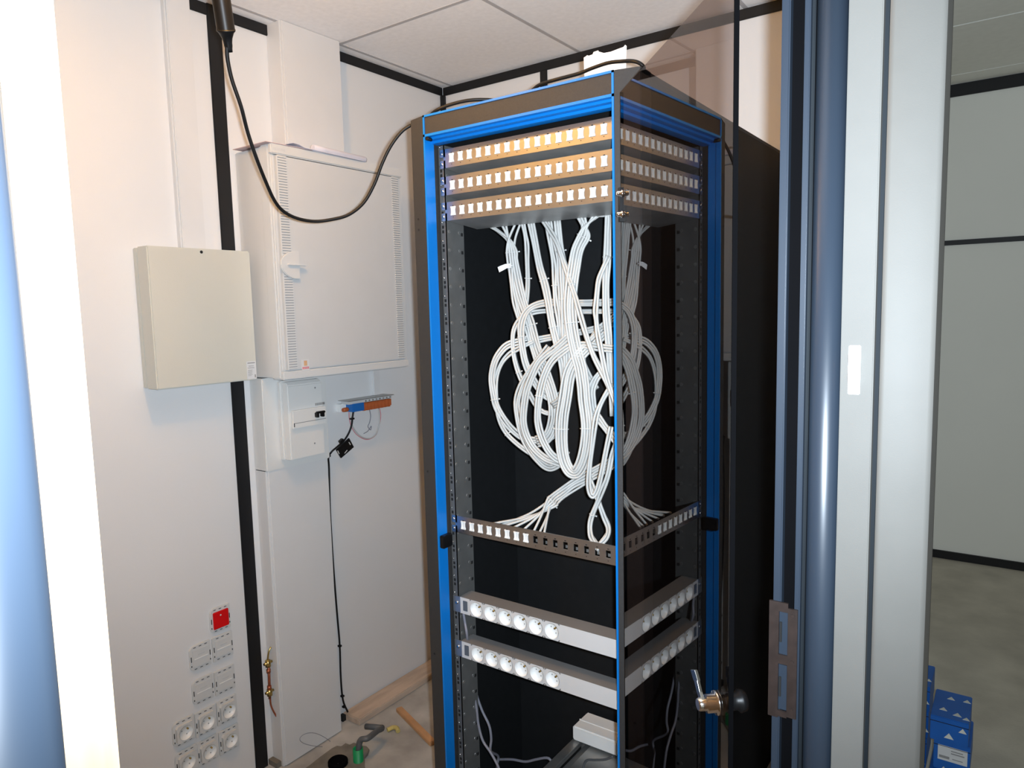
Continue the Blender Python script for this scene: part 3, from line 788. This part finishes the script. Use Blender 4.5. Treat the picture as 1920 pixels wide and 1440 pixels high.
bundle('long diagonal white bundle crossing in front towards the right post',
       [(1018, 414, 1.455), (1031, 432, 1.45), (1043, 452, 1.445), (1054, 482, 1.44), (1065, 515, 1.435), (1076, 549, 1.428), (1086, 583, 1.42), (1099, 628, 1.415), (1111, 662, 1.412), (1127, 695, 1.41), (1142, 727, 1.41), (1165, 775, 1.41)], 4, ties=(.42,))
bundle('thin white cable curving beside the right post in front',
       [(1141, 480, 1.45), (1129, 508, 1.44), (1121, 535, 1.43), (1117, 576, 1.42), (1118, 600, 1.415), (1122, 630, 1.41), (1130, 675, 1.408), (1141, 718, 1.408), (1155, 760, 1.41)], 2)
bundle('thin white cable looping down in a narrow V near the right post',
       [(1150, 722, 1.42), (1139, 735, 1.415), (1127, 756, 1.41), (1119, 777, 1.405), (1114, 805, 1.40), (1110, 838, 1.40), (1106, 872, 1.40), (1104, 906, 1.40), (1106, 925, 1.40), (1112, 931, 1.402), (1119, 919, 1.406), (1128, 887, 1.41), (1138, 840, 1.415), (1146, 800, 1.42)], 2)
bundle('white bundle dropping onto the right half of the half-filled panel',
       [(1155, 830, 1.43), (1147, 858, 1.43), (1138, 896, 1.425), (1125, 931, 1.42), (1114, 957, 1.415), (1106, 984, 1.41), (1107, 1003, 1.40), (1114, 1017, 1.39), (1124, 1030, 1.38)], 4, ties=(.55,))
bundle('short white bundle making the right leg of the lowest loop',
       [(1104, 896, 1.44), (1112, 915, 1.438), (1121, 938, 1.435), (1132, 969, 1.43), (1141, 990, 1.425), (1138, 1006, 1.41), (1126, 1020, 1.395), (1118, 1032, 1.385)], 4)
ft = thing('cable_flag', atY(945, 503, 1.455), 'small white marker flag sticking out left from the fanned bundle', 'label tag')
fp = [(957, 494), (947, 495), (938, 498.5), (933, 501), (936, 510.5), (942, 507.5), (950, 503), (958, 502)]
MB().prism([atY(a, b, 1.452) for a, b in fp], (0, .001, 0)).build('flag', M['paper'], ft)
MB().tube([atY(958, 498, 1.4515) + Vector((.0, .0, 0)) + Vector((.003 * math.cos(x), .004 * math.sin(x), 0)) for x in [k * .7 for k in range(10)]], .002, 6).build('flag_wrap', M['paper'], ft)

# ------------------------------------------------------------------ things on the rack
pp = thing('paper_leaflet', atY(1134, 132, 1.50), 'white folded paper leaflet standing on top of the rack', 'paper')
pa = [(1094.5, 108), (1098, 106), (1101, 103.5), (1104, 104.5), (1111, 102), (1113, 97.5), (1121.5, 94.5), (1122.5, 99), (1132, 99.5), (1145, 97), (1158, 92), (1169, 88), (1172, 84), (1174.5, 86), (1173.5, 126), (1173, 138), (1096, 152)]
MB().prism([atY(a, b, 1.50) for a, b in pa], (0, .0015, 0)).build('sheet', M['paper'], pp)
pb = [(1120, 96), (1134, 100), (1139, 104), (1134, 119), (1137, 150), (1118, 150)]
MB().prism([atY(a, b, 1.497) + Vector((0, 0, 0)) for a, b in pb], (0, .001, 0)).build('folded_sheet', M['paper'], pp)

hc = thing('lamp_cord', atY(770, 236, 1.5), 'black rubber cord drooping from the hand lamp across to the rack top', 'cable')
lamp_base = Vector((-1.365, 0.918, 2.058))
def atD(px, py, d):
    r = ray(px, py).normalized(); return CAM + r * d
cp = [(425.5, 84, 1.742), (426.5, 110, 1.744), (435, 150, 1.75), (452, 200, 1.76), (465, 250, 1.78), (482, 300, 1.80), (500, 345, 1.83), (514, 375, 1.85), (530, 395, 1.87), (556, 409, 1.89), (590, 415, 1.91), (625, 411, 1.92), (655, 402, 1.93), (682, 380, 1.94), (702, 345, 1.945), (716, 308, 1.945), (732, 275, 1.945), (752, 248, 1.945), (772, 234, 1.945), (800, 222, 1.95), (818, 207, 1.93), (845, 196, 1.92), (880, 188, 1.91), (915, 187, 1.91), (950, 190, 1.91), (985, 180, 1.90), (1010, 160, 1.86), (1040, 150, 1.82), (1085, 138, 1.80), (1110, 128, 1.78), (1140, 118, 1.76), (1165, 115, 1.74), (1185, 114.5, 1.73), (1198, 118, 1.72), (1207, 126, 1.72), (1205, 135, 1.74)]
MB().tube(smooth_path([atD(*p) for p in cp], 5), .0042, 9).build('cord', M['black_rubber'], hc)

hl = thing('hand_lamp', lamp_base, 'black inspection hand lamp hanging handle-down from the ceiling', 'lamp')
ax = (atD(409, -40, 1.735) - atD(423.5, 55, 1.742)).normalized()
b0 = atD(423.5, 56, 1.742)
MB().lathe(b0, ax, [(.0186, 0), (.0182, .002), (.0182, .13), (.0195, .14)], 24).build('handle', M['black_plastic'], hl)
MB().lathe(b0 - ax * .042, ax, [(.0070, 0), (.0072, .006), (.0085, .012), (.0088, .018), (.0105, .026), (.0150, .036), (.0190, .040), (.0190, .043)], 20).build('cord_sleeve', M['black_plastic'], hl)
bc = b0 + ax * .185
bm_ = bpy.data.materials.new('lamp_bulb'); bm_.use_nodes = True
bnt = bm_.node_tree; bnt.nodes.clear()
be = bnt.nodes.new('ShaderNodeEmission'); be.inputs[0].default_value = (1.0, 0.55, 0.16, 1); be.inputs[1].default_value = 60
bo = bnt.nodes.new('ShaderNodeOutputMaterial'); bnt.links.new(be.outputs[0], bo.inputs[0])
MB().lathe(b0 + ax * .145, ax, [(.012, 0), (.014, .012), (.024, .030), (.028, .046), (.024, .062), (.012, .071), (.002, .074)], 20).build('bulb', bm_, hl)
cg = MB()
for k in range(6):
    a = k * math.pi / 3; u = ax.orthogonal().normalized(); w_ = ax.cross(u); d = u * math.cos(a) + w_ * math.sin(a)
    cg.tube([b0 + ax * .14 + d * .019, b0 + ax * .165 + d * .034, b0 + ax * .205 + d * .036, b0 + ax * .235 + d * .02, b0 + ax * .245], .0013, 6)
cg.build('guard_wires', M['steel'], hl)
MB().tube([b0 + ax * .245, b0 + ax * .262, b0 + ax * .262 + Vector((.01, 0, .012)), Vector((b0.x, b0.y, ZC)) + ax * 0.0 + Vector((.0, .0, .0))], .0014, 6).build('hanging_hook', M['steel'], hl)
pl = bpy.data.lights.new('hand_lamp_light', 'POINT'); pl.energy = 20.0; pl.color = (1.0, 0.49, 0.09); pl.shadow_soft_size = 0.03
plo = bpy.data.objects.new('hand_lamp_light', pl); COL.objects.link(plo); plo.location = bc + Vector((0.045, -0.01, 0.0)); 

# ------------------------------------------------------------------ left wall: boxes and trunking
def X_(px, py, v=XL): return atX(px, py, v)
# beige box
bx = thing('alarm_enclosure', (XL + .04, 1.17, 1.303), 'beige metal enclosure box hung over the black strip on the left wall', 'box')
bxc = MB().box(XL + .001, XL + .022, 1.014, 1.325, 1.305, 1.692).build('back_box', M['beige'], bx, .002)
MB().box(XL + .024, XL + .080, 1.012, 1.327, 1.303, 1.694).build('cover', M['beige'], bx, .003)
p = X_(378, 472.5, XL + .081)
MB().lathe((XL + .0795, p.y, p.z), (1, 0, 0), [(.0045, 0), (.0045, .0008), (.002, .0012)], 14).build('lock_hole', M['dark'], bx)
a, b = X_(462, 678, XL + .0805), X_(481, 710, XL + .0805)
st = MB().box(XL + .080, XL + .0806, a.y, 1.324, b.z, a.z).build('rating_label', M['label'], bx)
g = MB()
H_ = a.z - b.z; W_ = 1.324 - a.y
for (v0, v1, u0, u1) in ((.88, .93, .1, .9), (.72, .75, .2, .75), (.62, .65, .1, .8), (.50, .52, .1, .6), (.44, .46, .1, .55), (.38, .40, .1, .6), (.32, .34, .1, .5), (.26, .28, .1, .6), (.2, .22, .1, .45), (.08, .25, .8, .92)):
    g.box(XL + .0806, XL + .0809, a.y + u0 * W_, a.y + u1 * W_, b.z + v0 * H_, b.z + v1 * H_)
g.build('label_print', M['grey_print'], st)
# narrow trunking above it
t0, t1 = X_(309, 100), X_(345, 100, XL + .02)
nt_ = thing('narrow_trunking', (XL + .012, (t0.y + t1.y) / 2, 1.69), 'narrow white vertical trunking running from the ceiling into the beige box', 'trunking')
q0, q1 = X_(318, 250).y, X_(372, 250, XL + .025).y
MB().box(XL, XL + .018, q0, q1, 1.694, ZC).build('channel', M['trunk'], nt_, .0015)
MB().box(XL + .018, XL + .025, q0 + .003, q1, 1.694, ZC - .001).build('cover', M['trunk'], nt_, .0015)
# wide trunking, upper and lower
wt = thing('wide_trunking', (XL + .03, 1.61, 1.99), 'wide white trunking from the ceiling down to the large cabinet', 'trunking')
MB().box(XL, XL + .066, 1.492, 1.737, 2.0, ZC).build('channel', M['trunk'], wt, .002)
MB().box(XL + .066, XL + .072, 1.497, 1.732, 2.0, ZC - .001).build('cover', M['trunk'], wt, .002)
lt = thing('wide_trunking', (XL + .03, 1.48, 0), 'wide white trunking from the breaker box down to the floor', 'trunking')
MB().box(XL, XL + .056, 1.352, 1.602, 0.0, 1.005).build('channel', M['trunk'], lt, .002)
MB().box(XL + .056, XL + .062, 1.358, 1.598, 0.003, 1.005).build('cover', M['trunk'], lt, .002)
MB().box(XL, XL + .045, 1.334, 1.352, 0.0, 0.018).build('foot', M['mortar'], lt)

# distribution cabinet
cb = thing('distribution_cabinet', (XL + .09, 1.615, 1.300), 'large white electrical distribution cabinet with ribbed door on left wall', 'cabinet')
cx, cy0, cy1, cz0, cz1 = XL + .182, 1.346, 1.890, 1.302, 2.003
MB().box(XL + .001, cx - .055, cy0 + .004, cy1 - .004, cz0 + .004, cz1 - .004).build('back_body', M['cab'], cb, .003)
MB().box(cx - .057, cx - .012, cy0, cy1, cz0, cz1).build('front_body', M['cab'], cb, .005)
MB().box(cx - .012, cx + .004, cy0, cy1, cz0, cz0 + .026).build('bottom_surround', M['cab'], cb, .003)
MB().box(cx - .012, cx + .004, cy0, cy1, cz1 - .030, cz1).build('top_surround', M['cab'], cb, .003)
for (y0, y1) in ((cy0 + .001, cy0 + .016), (cy1 - .018, cy1 - .001)):
    MB().box(cx - .012, cx - .002, y0, y1, cz0 + .026, cz1 - .030).build('side_rail', M['cab'], cb, .004)
dz0, dz1 = cz0 + .029, cz1 - .033
door = MB().box(cx - .010, cx + .002, cy0 + .024, cy1 - .030, dz0, dz1).build('cabinet_door', M['cab_door'], cb, .002)
for (y0, y1) in ((cy0 + .020, cy0 + .052), (cy1 - .052, cy1 - .021)):
    m = MB(); k = 0; z = dz0 + .003
    while z < dz1 - .004:
        m.box(cx + .001, cx + .0050, y0, y1, z, z + .0050); z += .0078
    MB().box(cx + .0019, cx + .0023, y0, y1, dz0 + .002, dz1 - .002).build('rib_gap_shade', M['rib_shade'], door)  # thin grey sheet colours the rib gaps as if shaded, giving them depth
    m.build('ribbed_strip', M['cab'], door, kind='stuff')
MB().box(cx - .012, cx + .006, cy0 + .0165, cy0 + .0205, dz0, dz1).build('door_edge', M['cab'], door, .001)
hp = X_(545, 497, cx + .003)
hm = MB()
pf = [(hp.y + .026, -.043)] + [(hp.y + .018 - .060 * math.cos(a_), .043 * math.sin(a_)) for a_ in [math.radians(d_) for d_ in range(-75, 76, 15)]] + [(hp.y + .026, .043)]
hm.prism([(cx + .0035, y, hp.z + z) for y, z in pf], (.010, 0, 0))
hd = hm.build('door_handle', M['cab'], door, .002)
MB().box(cx + .010, cx + .022, hp.y - .020, hp.y + .045, hp.z - .002, hp.z + .002).build('finger_bar', M['cab'], hd, .001)
lp = X_(573, 684, cx + .0025)
lg = MB().box(cx + .002, cx + .0026, lp.y - .014, lp.y + .014, lp.z - .017, lp.z + .017).build('maker_sticker', M['label'], door)
MB().box(cx + .0026, cx + .003, lp.y - .006, lp.y + .006, lp.z - .003, lp.z + .013).build('sticker_emblem', M['orange_print'], lg)
mm = MB()
for k in range(6): mm.box(cx + .0026, cx + .003, lp.y - .0125 + k * .0043, lp.y - .0095 + k * .0043, lp.z - .013, lp.z - .006)
mm.build('sticker_letters', M['red_print'], lg)
bd = MB()
for k in range(7): bd.box(cx + .004, cx + .0044, cy0 + .008 + k * .0062, cy0 + .0122 + k * .0062, cz1 - .019, cz1 - .012)
bd.build('embossed_name', M['cab_door'], cb)
# papers on the cabinet
pz = cz1
def sheet(name, label, m, y0, y1, x0, x1, z, tilt, curl=None):
    t = thing(name, ((x0 + x1) / 2, (y0 + y1) / 2, z), label, 'paper', 'papers lying on the white cabinet')
    N = 14; mb = MB(); vs = []
    for i in range(N + 1):
        u = i / N; y = y0 + (y1 - y0) * u
        zz = z + tilt * u + (curl(u) if curl else 0)
        for x in (x0, x1): vs += [(x, y, zz), (x, y, zz + .0016)]
    fs = []
    for i in range(N):
        a = 4 * i; b = 4 * i + 4
        fs += [(a, b, b + 2, a + 2), (a + 1, a + 3, b + 3, b + 1), (a, a + 1, b + 1, b), (a + 2, b + 2, b + 3, a + 3)]
    fs += [(0, 2, 3, 1), (4 * N, 4 * N + 1, 4 * N + 3, 4 * N + 2)]
    mb.add(vs, fs, False); mb.build('sheet', m, t)
    return t
sheet('paper_sheet', 'pink sheet lying flat lowest on top of the white cabinet', M['paper3'], 1.33, 1.60, cx - .16, cx + .004, pz, .002)
sheet('paper_sheet', 'lilac sheet with a curled end overhanging the white cabinet', M['paper2'], 1.40, 1.70, cx - .15, cx + .012, pz + .003, -.004, lambda u: .010 * max(0, 1 - abs(u - .1) / .1))
rl = thing('paper_roll', (cx - .0, 1.62, pz), 'loosely rolled pale paper on top of the white cabinet at the right', 'paper')
MB().lathe((cx + .004, 1.50, pz + .010), (-0.03, 1, -.01), [(.0095, 0), (.0100, .05), (.0100, .22), (.0085, .225)], 18).build('roll', M['paper2'], rl)

# breaker box
bk = thing('breaker_box', (XL + .05, 1.46, 1.005), 'cream breaker box with a black toggle under the white cabinet', 'breaker box')
MB().box(XL, XL + .066, 1.351, 1.605, 1.003, 1.302).build('back_plate', M['cream'], bk, .003)
f0 = XL + .066
pA, pB = X_(545, 780, f0 + .045), X_(613, 780, f0 + .045)
y0, y1 = 1.408, 1.545
z1_, z0_ = 1.287, 1.035
MB().box(f0, f0 + .020, y0 - .004, y1 + .004, z0_ - .003, z1_ + .003).build('base_housing', M['cream'], bk, .004)
MB().prism([(f0 + .020, y0, z0_), (f0 + .050, y0, z0_), (f0 + .050, y0, z1_ - .012), (f0 + .038, y0, z1_), (f0 + .020, y0, z1_)], (0, y1 - y0, 0)).build('front_cover', M['cream'], bk, .003)
mz = X_(595, 780, f0 + .055).z
br_ = MB().box(f0 + .050, f0 + .062, y0 + .006, y1 + .002, mz - .028, mz + .030).build('breaker_module', M['cream'], bk, .002)
MB().box(f0 + .062, f0 + .0624, y0 + .012, y1, mz - .012, mz - .010).build('module_seam', M['grey_print'], br_)
tg_ = MB(); ty = X_(600, 778, f0 + .07).y; tz = X_(600, 776, f0 + .07).z
tg_.box(f0 + .062, f0 + .078, ty - .016, ty - .008, tz - .010, tz + .006); tg_.box(f0 + .062, f0 + .078, ty + .006, ty + .014, tz - .010, tz + .006); tg_.box(f0 + .070, f0 + .080, ty - .018, ty + .016, tz + .003, tz + .010)
tg_.build('toggle', M['black_plastic'], br_, .0015)
MB().box(f0 + .062, f0 + .0625, y0 + .008, y0 + .011, mz - .022, mz - .010).build('test_mark', M['dark'], br_)
wz = X_(600, 757, f0 + .05).z
lg2 = MB()
for k in range(7):
    yy = X_(591, 757, f0 + .05).y + k * .0058
    lg2.box(f0 + .050, f0 + .0504, yy, yy + .0042, wz - .004, wz + .004)
lg2.build('brand_letters', M['grey_print'], bk)
for pp_ in ((590.5, 727), (590, 831)):
    c_ = X_(*pp_, f0 + .05)
    MB().lathe((f0 + .0498, c_.y, c_.z), (1, 0, 0), [(.003, 0), (.003, .0006), (.001, .001)], 10).build('cover_screw', M['grey_print'], bk)

# terminal block on the wall with its wires
tb = thing('terminal_block', (XL + .03, 1.75, 1.2), 'blue and orange terminal block with a clear cover below the cabinet', 'terminal block')
xo = XL + .055
a0, a1, a2, a3 = X_(662, 773, xo), X_(684, 774, xo), X_(736, 770, xo), X_(684, 754, xo)
zt0, zt1 = a0.z, a3.z
MB().box(XL + .012, xo, a0.y, a1.y, zt0, zt1).build('neutral_terminal', M['blue_term'], tb, .002)
ot = a1.y
kk = 8; wd = (a2.y - a1.y) / kk
first = None
for k in range(kk):
    if first is None:
        m = MB(); m.box(XL + .012, xo - .002, ot, ot + wd * .90, zt0 + .002, zt1 - .003); m.box(XL + .02, xo - .006, ot + wd * .1, ot + wd * .8, zt0 - .003, zt0 + .003)
        first = m.build('phase_terminal', M['orange_term'], tb, .0008)
    else: clone(first, tb, (0, wd * k, 0))
sw = MB()
for k in range(kk): sw.cyl((xo - .002, ot + wd * (k + .45), zt1 + .004), (xo + .001, ot + wd * (k + .45), zt1 + .004), .003, 8)
sw.build('terminal_screws', M['steel'], tb)
MB().box(XL + .012, xo - .003, a0.y - .015, a2.y + .003, zt1 - .001, zt1 + .010).build('terminal_housing', M['cab_door'], tb, .001)
MB().box(XL, xo + .004, a0.y - .02, a2.y + .008, zt1 + .0105, zt1 + .0125).build('cover_plate', M['steel'], tb)
MB().lathe((xo - .01, a0.y - .038, zt0 + .012), (0, 1, 0), [(.007, 0), (.008, .006), (.008, .02), (.006, .024)], 12).build('end_clamp', M['orange_term'], tb)
MB().box(XL, XL + .02, a0.y - .03, a0.y, zt0 + .002, zt1).build('din_clip', M['white_plastic'], tb, .001)
def wall_tube(parent, name, pts, r, m, x=XL + .02, sub=6):
    return MB().tube(smooth_path([X_(a, b, x + (c[0] if c else 0)) for a, b, *c in pts], sub), r, 8).build(name, m, parent)
wall_tube(tb, 'loop_wire', [(658, 768), (657, 780), (660, 796), (668, 810), (680, 820), (693, 822), (704, 815), (710, 800), (712, 785), (710, 766)], .0022, M['cable'])
wall_tube(tb, 'loop_wire', [(654, 768), (655, 785), (659, 800), (668, 814), (682, 823), (694, 823), (705, 815), (711, 798), (714, 780), (712, 766)], .0012, M['red_print'])
wall_tube(tb, 'grey_wire', [(693, 768), (695, 780), (693, 792), (690, 800), (695, 806), (696, 799), (690, 808), (682, 813)], .0014, M['cord_grey'])
cu = thing('narrow_trunking', X_(703, 715), 'thin white cable cover between the cabinet and the terminal block', 'trunking')
a, b = X_(696, 720), X_(708, 720)
MB().box(XL, XL + .014, a.y, b.y, zt1 + .013, 1.301).build('cover', M['trunk'], cu, .002)

# black cable down the wall with its tag plate
bcable = thing('black_cable', X_(655, 1335), 'black cable running down the white wall beside the wide trunking', 'cable')
wall_tube(bcable, 'cable', [(663, 770, .02), (661, 783, .02), (659, 798, .015), (654, 812, .012), (645, 826, .012), (632, 838, .012), (622, 847, .008), (616, 858, -.005), (617, 880, -.012), (619, 960, -.012), (625, 1060, -.012), (632, 1150, -.012), (637, 1210, -.012), (639, 1270, -.012), (643, 1312, -.010), (652, 1335, .0)], .0034, M['black_rubber'], sub=5)
for pxy in ((637, 1211), (642, 1305), (645, 1325), (616, 855), (660, 785)):
    c_ = X_(*pxy, XL + .012 if pxy[1] > 860 or pxy[1] == 855 else XL + .04)
    MB().obox(c_, (.006, 0, 0), (0, .007 if pxy[1] == 785 else .005, 0), (0, 0, .003)).build('cable_tie', M['black_plastic'], bcable)
tgp = thing('cable_tag', X_(645, 835), 'square black plastic tag plate strapped on the black cable', 'tag')
cc = [X_(a, b, XL + .030) for a, b in ((629, 843), (653, 821), (662, 838), (638, 859))]
MB().prism(cc, (.006, 0, 0)).build('plate', M['black_plastic'], tgp, .001)
def slot(a, b):
    pa_, pb_ = X_(*a, XL + .0365), X_(*b, XL + .0365); d = (pb_ - pa_)
    sd = Vector((1, 0, 0)).cross(d).normalized() * .0016
    MB().prism([pa_ - sd, pb_ - sd, pb_ + sd, pa_ + sd], (.0006, 0, 0)).build('plate_slot', M['cab_door'], tgp)
slot((654, 829), (657, 834)); slot((633, 845), (636, 851)); slot((646, 850), (651, 844))
MB().obox(X_(640, 827, XL + .034), (.006, 0, 0), (0, .007, .004), (0, -.003, .005)).build('strap', M['black_plastic'], tgp)

# ------------------------------------------------------------------ wall outlets
def outlet(px, py, label, kind, left_end):
    c = X_(px, py); c.x = XL
    t = thing('wall_socket' if kind != 'red' else 'red_switch', (XL, c.y, c.z - .035),
              label, 'socket' if kind == 'socket' else ('outlet' if kind == 'data' else 'switch'), {'socket': 'round wall sockets', 'data': 'blank data outlets'}.get(kind))
    hw, hh = .0345, .040
    pts = []
    for (sx, sy) in ((1, 1), (-1, 1), (-1, -1), (1, -1)):
        r = .018 if (left_end and sx < 0) else .004
        for k in range(5):
            a = math.atan2(sy, sx) - math.pi / 4 + (math.pi / 2) * k / 4
            pts.append((XL, c.y + sx * (hw - r) + r * math.cos(a), c.z + sy * (hh - r) + r * math.sin(a)))
    x1 = XL + .007
    MB().prism(pts, (.007, 0, 0)).build('frame_plate', M['cab'], t, .0015)
    q = .0255
    if kind == 'red':
        MB().box(x1, x1 + .006, c.y - .026, c.y + .026, c.z - .027, c.z + .027).build('red_button', M['red'], t, .002)
        MB().lathe((x1 + .006, c.y - .002, c.z + .014), (1, 0, 0), [(.003, 0), (.002, .0008)], 10).build('button_mark', M['label'], t)
    elif kind == 'data':
        MB().box(x1, x1 + .003, c.y - .027, c.y + .027, c.z - .027, c.z + .027).build('insert', M['cab'], t, .001)
        MB().box(x1 + .003, x1 + .0034, c.y - .010, c.y + .012, c.z + .007, c.z + .012).build('faint_print', M['cord_grey'] if False else M['cab_door'], t)
        MB().box(x1 + .003, x1 + .0042, c.y - .022, c.y + .022, c.z - .003, c.z - .001).build('shutter_edge', M['white_plastic'], t)
    else:
        m = MB(); N = 24; h = .027; r = .0215; vs = []
        for k in range(N):
            a = 2 * math.pi * (k + .5) / N; cs_, sn = math.cos(a), math.sin(a); k2 = 1 / max(abs(cs_), abs(sn))
            vs += [(x1 + .010, c.y + cs_ * r, c.z + sn * r), (x1 + .010, c.y + cs_ * k2 * h, c.z + sn * k2 * h), (x1, c.y + cs_ * k2 * h, c.z + sn * k2 * h)]
        fs = []
        for k in range(N):
            j = (k + 1) % N
            fs += [(3 * k, 3 * k + 1, 3 * j + 1, 3 * j), (3 * k + 1, 3 * k + 2, 3 * j + 2, 3 * j + 1)]
        m.add(vs, fs); m.build('insert', M['cab'], t)
        socket_parts(t, (x1 + .010, c.y, c.z), .0215, (1, 0, 0), 'wall', .008)
    d = MB(); xx = x1 + .0002
    for s in (-1, 1):
        for k in (-.6, 0, .6):
            d.box(xx, xx + .0006, c.y + k * .03 - .004, c.y + k * .03 + .004, c.z + s * .0335 - .0009, c.z + s * .0335 + .0009)
        d.box(xx, xx + .0006, c.y + s * .0305 - .0012, c.y + s * .0305 + .0012, c.z - .008, c.z + .008)
        d.box(xx, xx + .0006, c.y + s * .0305 - .0012, c.y + s * .0305 + .0012, c.z - .024, c.z - .019)
    d.build('film_marks', M['dark'], t)
outlet(411, 1159, 'red square emergency switch above the white outlets', 'red', True)
outlet(374, 1229, 'left white data outlet in the upper pair below the red switch', 'data', True)
outlet(416, 1211, 'right white data outlet in the upper pair below the red switch', 'data', False)
outlet(379, 1292, 'left white data outlet in the second pair above the round sockets', 'data', True)
outlet(420, 1274, 'right white data outlet in the second pair above the round sockets', 'data', False)
outlet(343, 1370, 'left round socket in the upper row of three', 'socket', True)
outlet(384, 1351, 'middle round socket in the upper row of three', 'socket', False)
outlet(424, 1330, 'right round socket in the upper row of three', 'socket', False)
outlet(348, 1426, 'left round socket in the bottom row of three', 'socket', True)
outlet(388, 1406, 'middle round socket in the bottom row of three', 'socket', False)
outlet(428, 1385, 'right round socket in the bottom row of three', 'socket', False)

# earth bar: copper link between two brass terminals
eb = thing('earth_link', X_(507, 1340), 'short copper earth link with brass clamps beside the black strip', 'earth bar')
xe = XL + .03
def E_(px, py): return X_(px, py, xe)
MB().tube(smooth_path([E_(508, 1213), (E_(504, 1222)), E_(502, 1236), E_(502, 1242)], 4), .0028, 8).build('earth_wire', M['brass'], eb)
MB().cyl(E_(503.5, 1240), E_(506, 1310), .0045, 12).build('copper_bar', M['copper'], eb)
for (u, v) in ((502.5, 1244), (505.5, 1298)):
    m = MB(); c_ = E_(u, v)
    m.cyl(c_ + Vector((0, 0, -.011)), c_ + Vector((0, 0, .011)), .009, 8); m.cyl(c_ + Vector((0, -.015, .002)), c_ + Vector((0, .015, .002)), .0045, 8)
    m.build('brass_clamp', M['brass'], eb)
for (u, v) in ((503.5, 1258), (505, 1289)):
    c_ = E_(u, v); MB().cyl(c_ + Vector((0, 0, -.006)), c_ + Vector((0, 0, .006)), .007, 8).build('nut', M['copper'], eb)
MB().tube(smooth_path([E_(506.5, 1308), E_(508, 1322), E_(513, 1334), E_(519, 1344)], 4), .003, 8).build('copper_tail', M['copper'], eb)

# ------------------------------------------------------------------ on the floor
pk = thing('wood_plank', (XL + .05, 2.0, 0), 'rough beige plank lying on the floor along the left wall', 'plank')
MB().box(XL + .004, XL + .092, 1.655, 2.33, 0, .026).build('board', M['plank'], pk, .003)
MB().box(XL + .002, XL + .02, 1.64, 1.655, 0, .022).build('dark_stub', M['dark'], pk)
def F_(px, py, z=0.0): return atZ(px, py, z)
s0, s1 = F_(748, 1333), F_(812, 1398)
d = (s1 - s0).normalized(); sd = Vector((-d.y, d.x, 0))
sk = thing('wood_stick', (s0 + s1) / 2, 'orange-brown wooden stick on the floor pointing under the rack', 'stick')
MB().obox((s0 + s1) / 2 + Vector((0, 0, .008)), (s1 - s0) / 2, sd * .012, (0, 0, .008)).build('stick', M['stick'], sk, .002)
fm_ = thing('foam_scrap', F_(737, 1374), 'small yellow foam scrap on the concrete floor', 'scrap')
fp_ = F_(737, 1374)
MB().tube(smooth_path([fp_ + Vector((-.02, -.008, .008)), fp_ + Vector((-.012, .012, .01)), fp_ + Vector((.006, .014, .012)), fp_ + Vector((.02, .006, .009))], 4), .008, 7).build('scrap', M['foam'], fm_)
gc = F_(673, 1432)
gt = thing('green_conduit', (gc.x, gc.y, -.08), 'green conduit stub with a grey cable poking from the floor', 'conduit')
gtop = atZ(671, 1404, .05)
gx, gy = gtop.x, gtop.y
MB().lathe((gx, gy, -.08), (0, 0, 1), [(.017, 0), (.017, .132), (.014, .132), (.014, .10)], 20, cap=False).build('conduit', M['green'], gt)
MB().tube(smooth_path([Vector((gx, gy, .02)), Vector((gx + .004, gy + .008, .075)), atZ(690, 1384, .085), atZ(708, 1370, .075), atZ(717, 1366, .065)], 6)[:-1] + [atZ(716, 1364, .064)], .010, 10).build('cable', M['conduit_grey'], gt)
MB().tube([atZ(716, 1365, .064), atZ(700, 1363, .060), atZ(686, 1362, .055)], .010, 10).build('cable_end', M['conduit_grey'], gt)
bcn = F_(634, 1436)
bt = thing('black_conduit', (bcn.x, bcn.y, -.09), 'wide black corrugated duct end in the mortar on the floor', 'conduit')
prf = []
for k in range(10): prf += [(.030, k * .011), (.033, k * .011 + .003), (.033, k * .011 + .006), (.030, k * .011 + .009)]
prf += [(.027, .110), (.026, .096), (.001, .0955)]
MB().lathe((bcn.x, bcn.y, -.087), (0, 0, 1), prf, 20, cap=False).build('duct', M['rubber'], bt)
mp_ = thing('mortar_patch', F_(640, 1420), 'grey-brown rough mortar patch on the floor around the conduits', 'mortar')
mpts = [F_(a, b) for a, b in ((560, 1452), (580, 1438), (600, 1422), (622, 1406), (632, 1401), (640, 1402), (648, 1396), (656, 1399), (664, 1395), (676, 1400), (688, 1402), (693, 1408), (690, 1417), (684, 1424), (684, 1440), (690, 1456), (640, 1475), (590, 1475))]
MB().prism(mpts, (0, 0, .007)).build('patch', M['mortar'], mp_, .002)
tw = thing('thin_wire', F_(630, 1400), 'thin grey wire curling up from the floor in front of the trunking', 'wire')
MB().tube(smooth_path([X_(a, b, XL + .075) for a, b in ((645, 1440), (638, 1415), (622, 1393), (604, 1380), (586, 1374), (570, 1377), (562, 1386), (570, 1394), (590, 1399), (605, 1400))], 5), .0009, 6).build('wire', M['cord_grey'], tw)
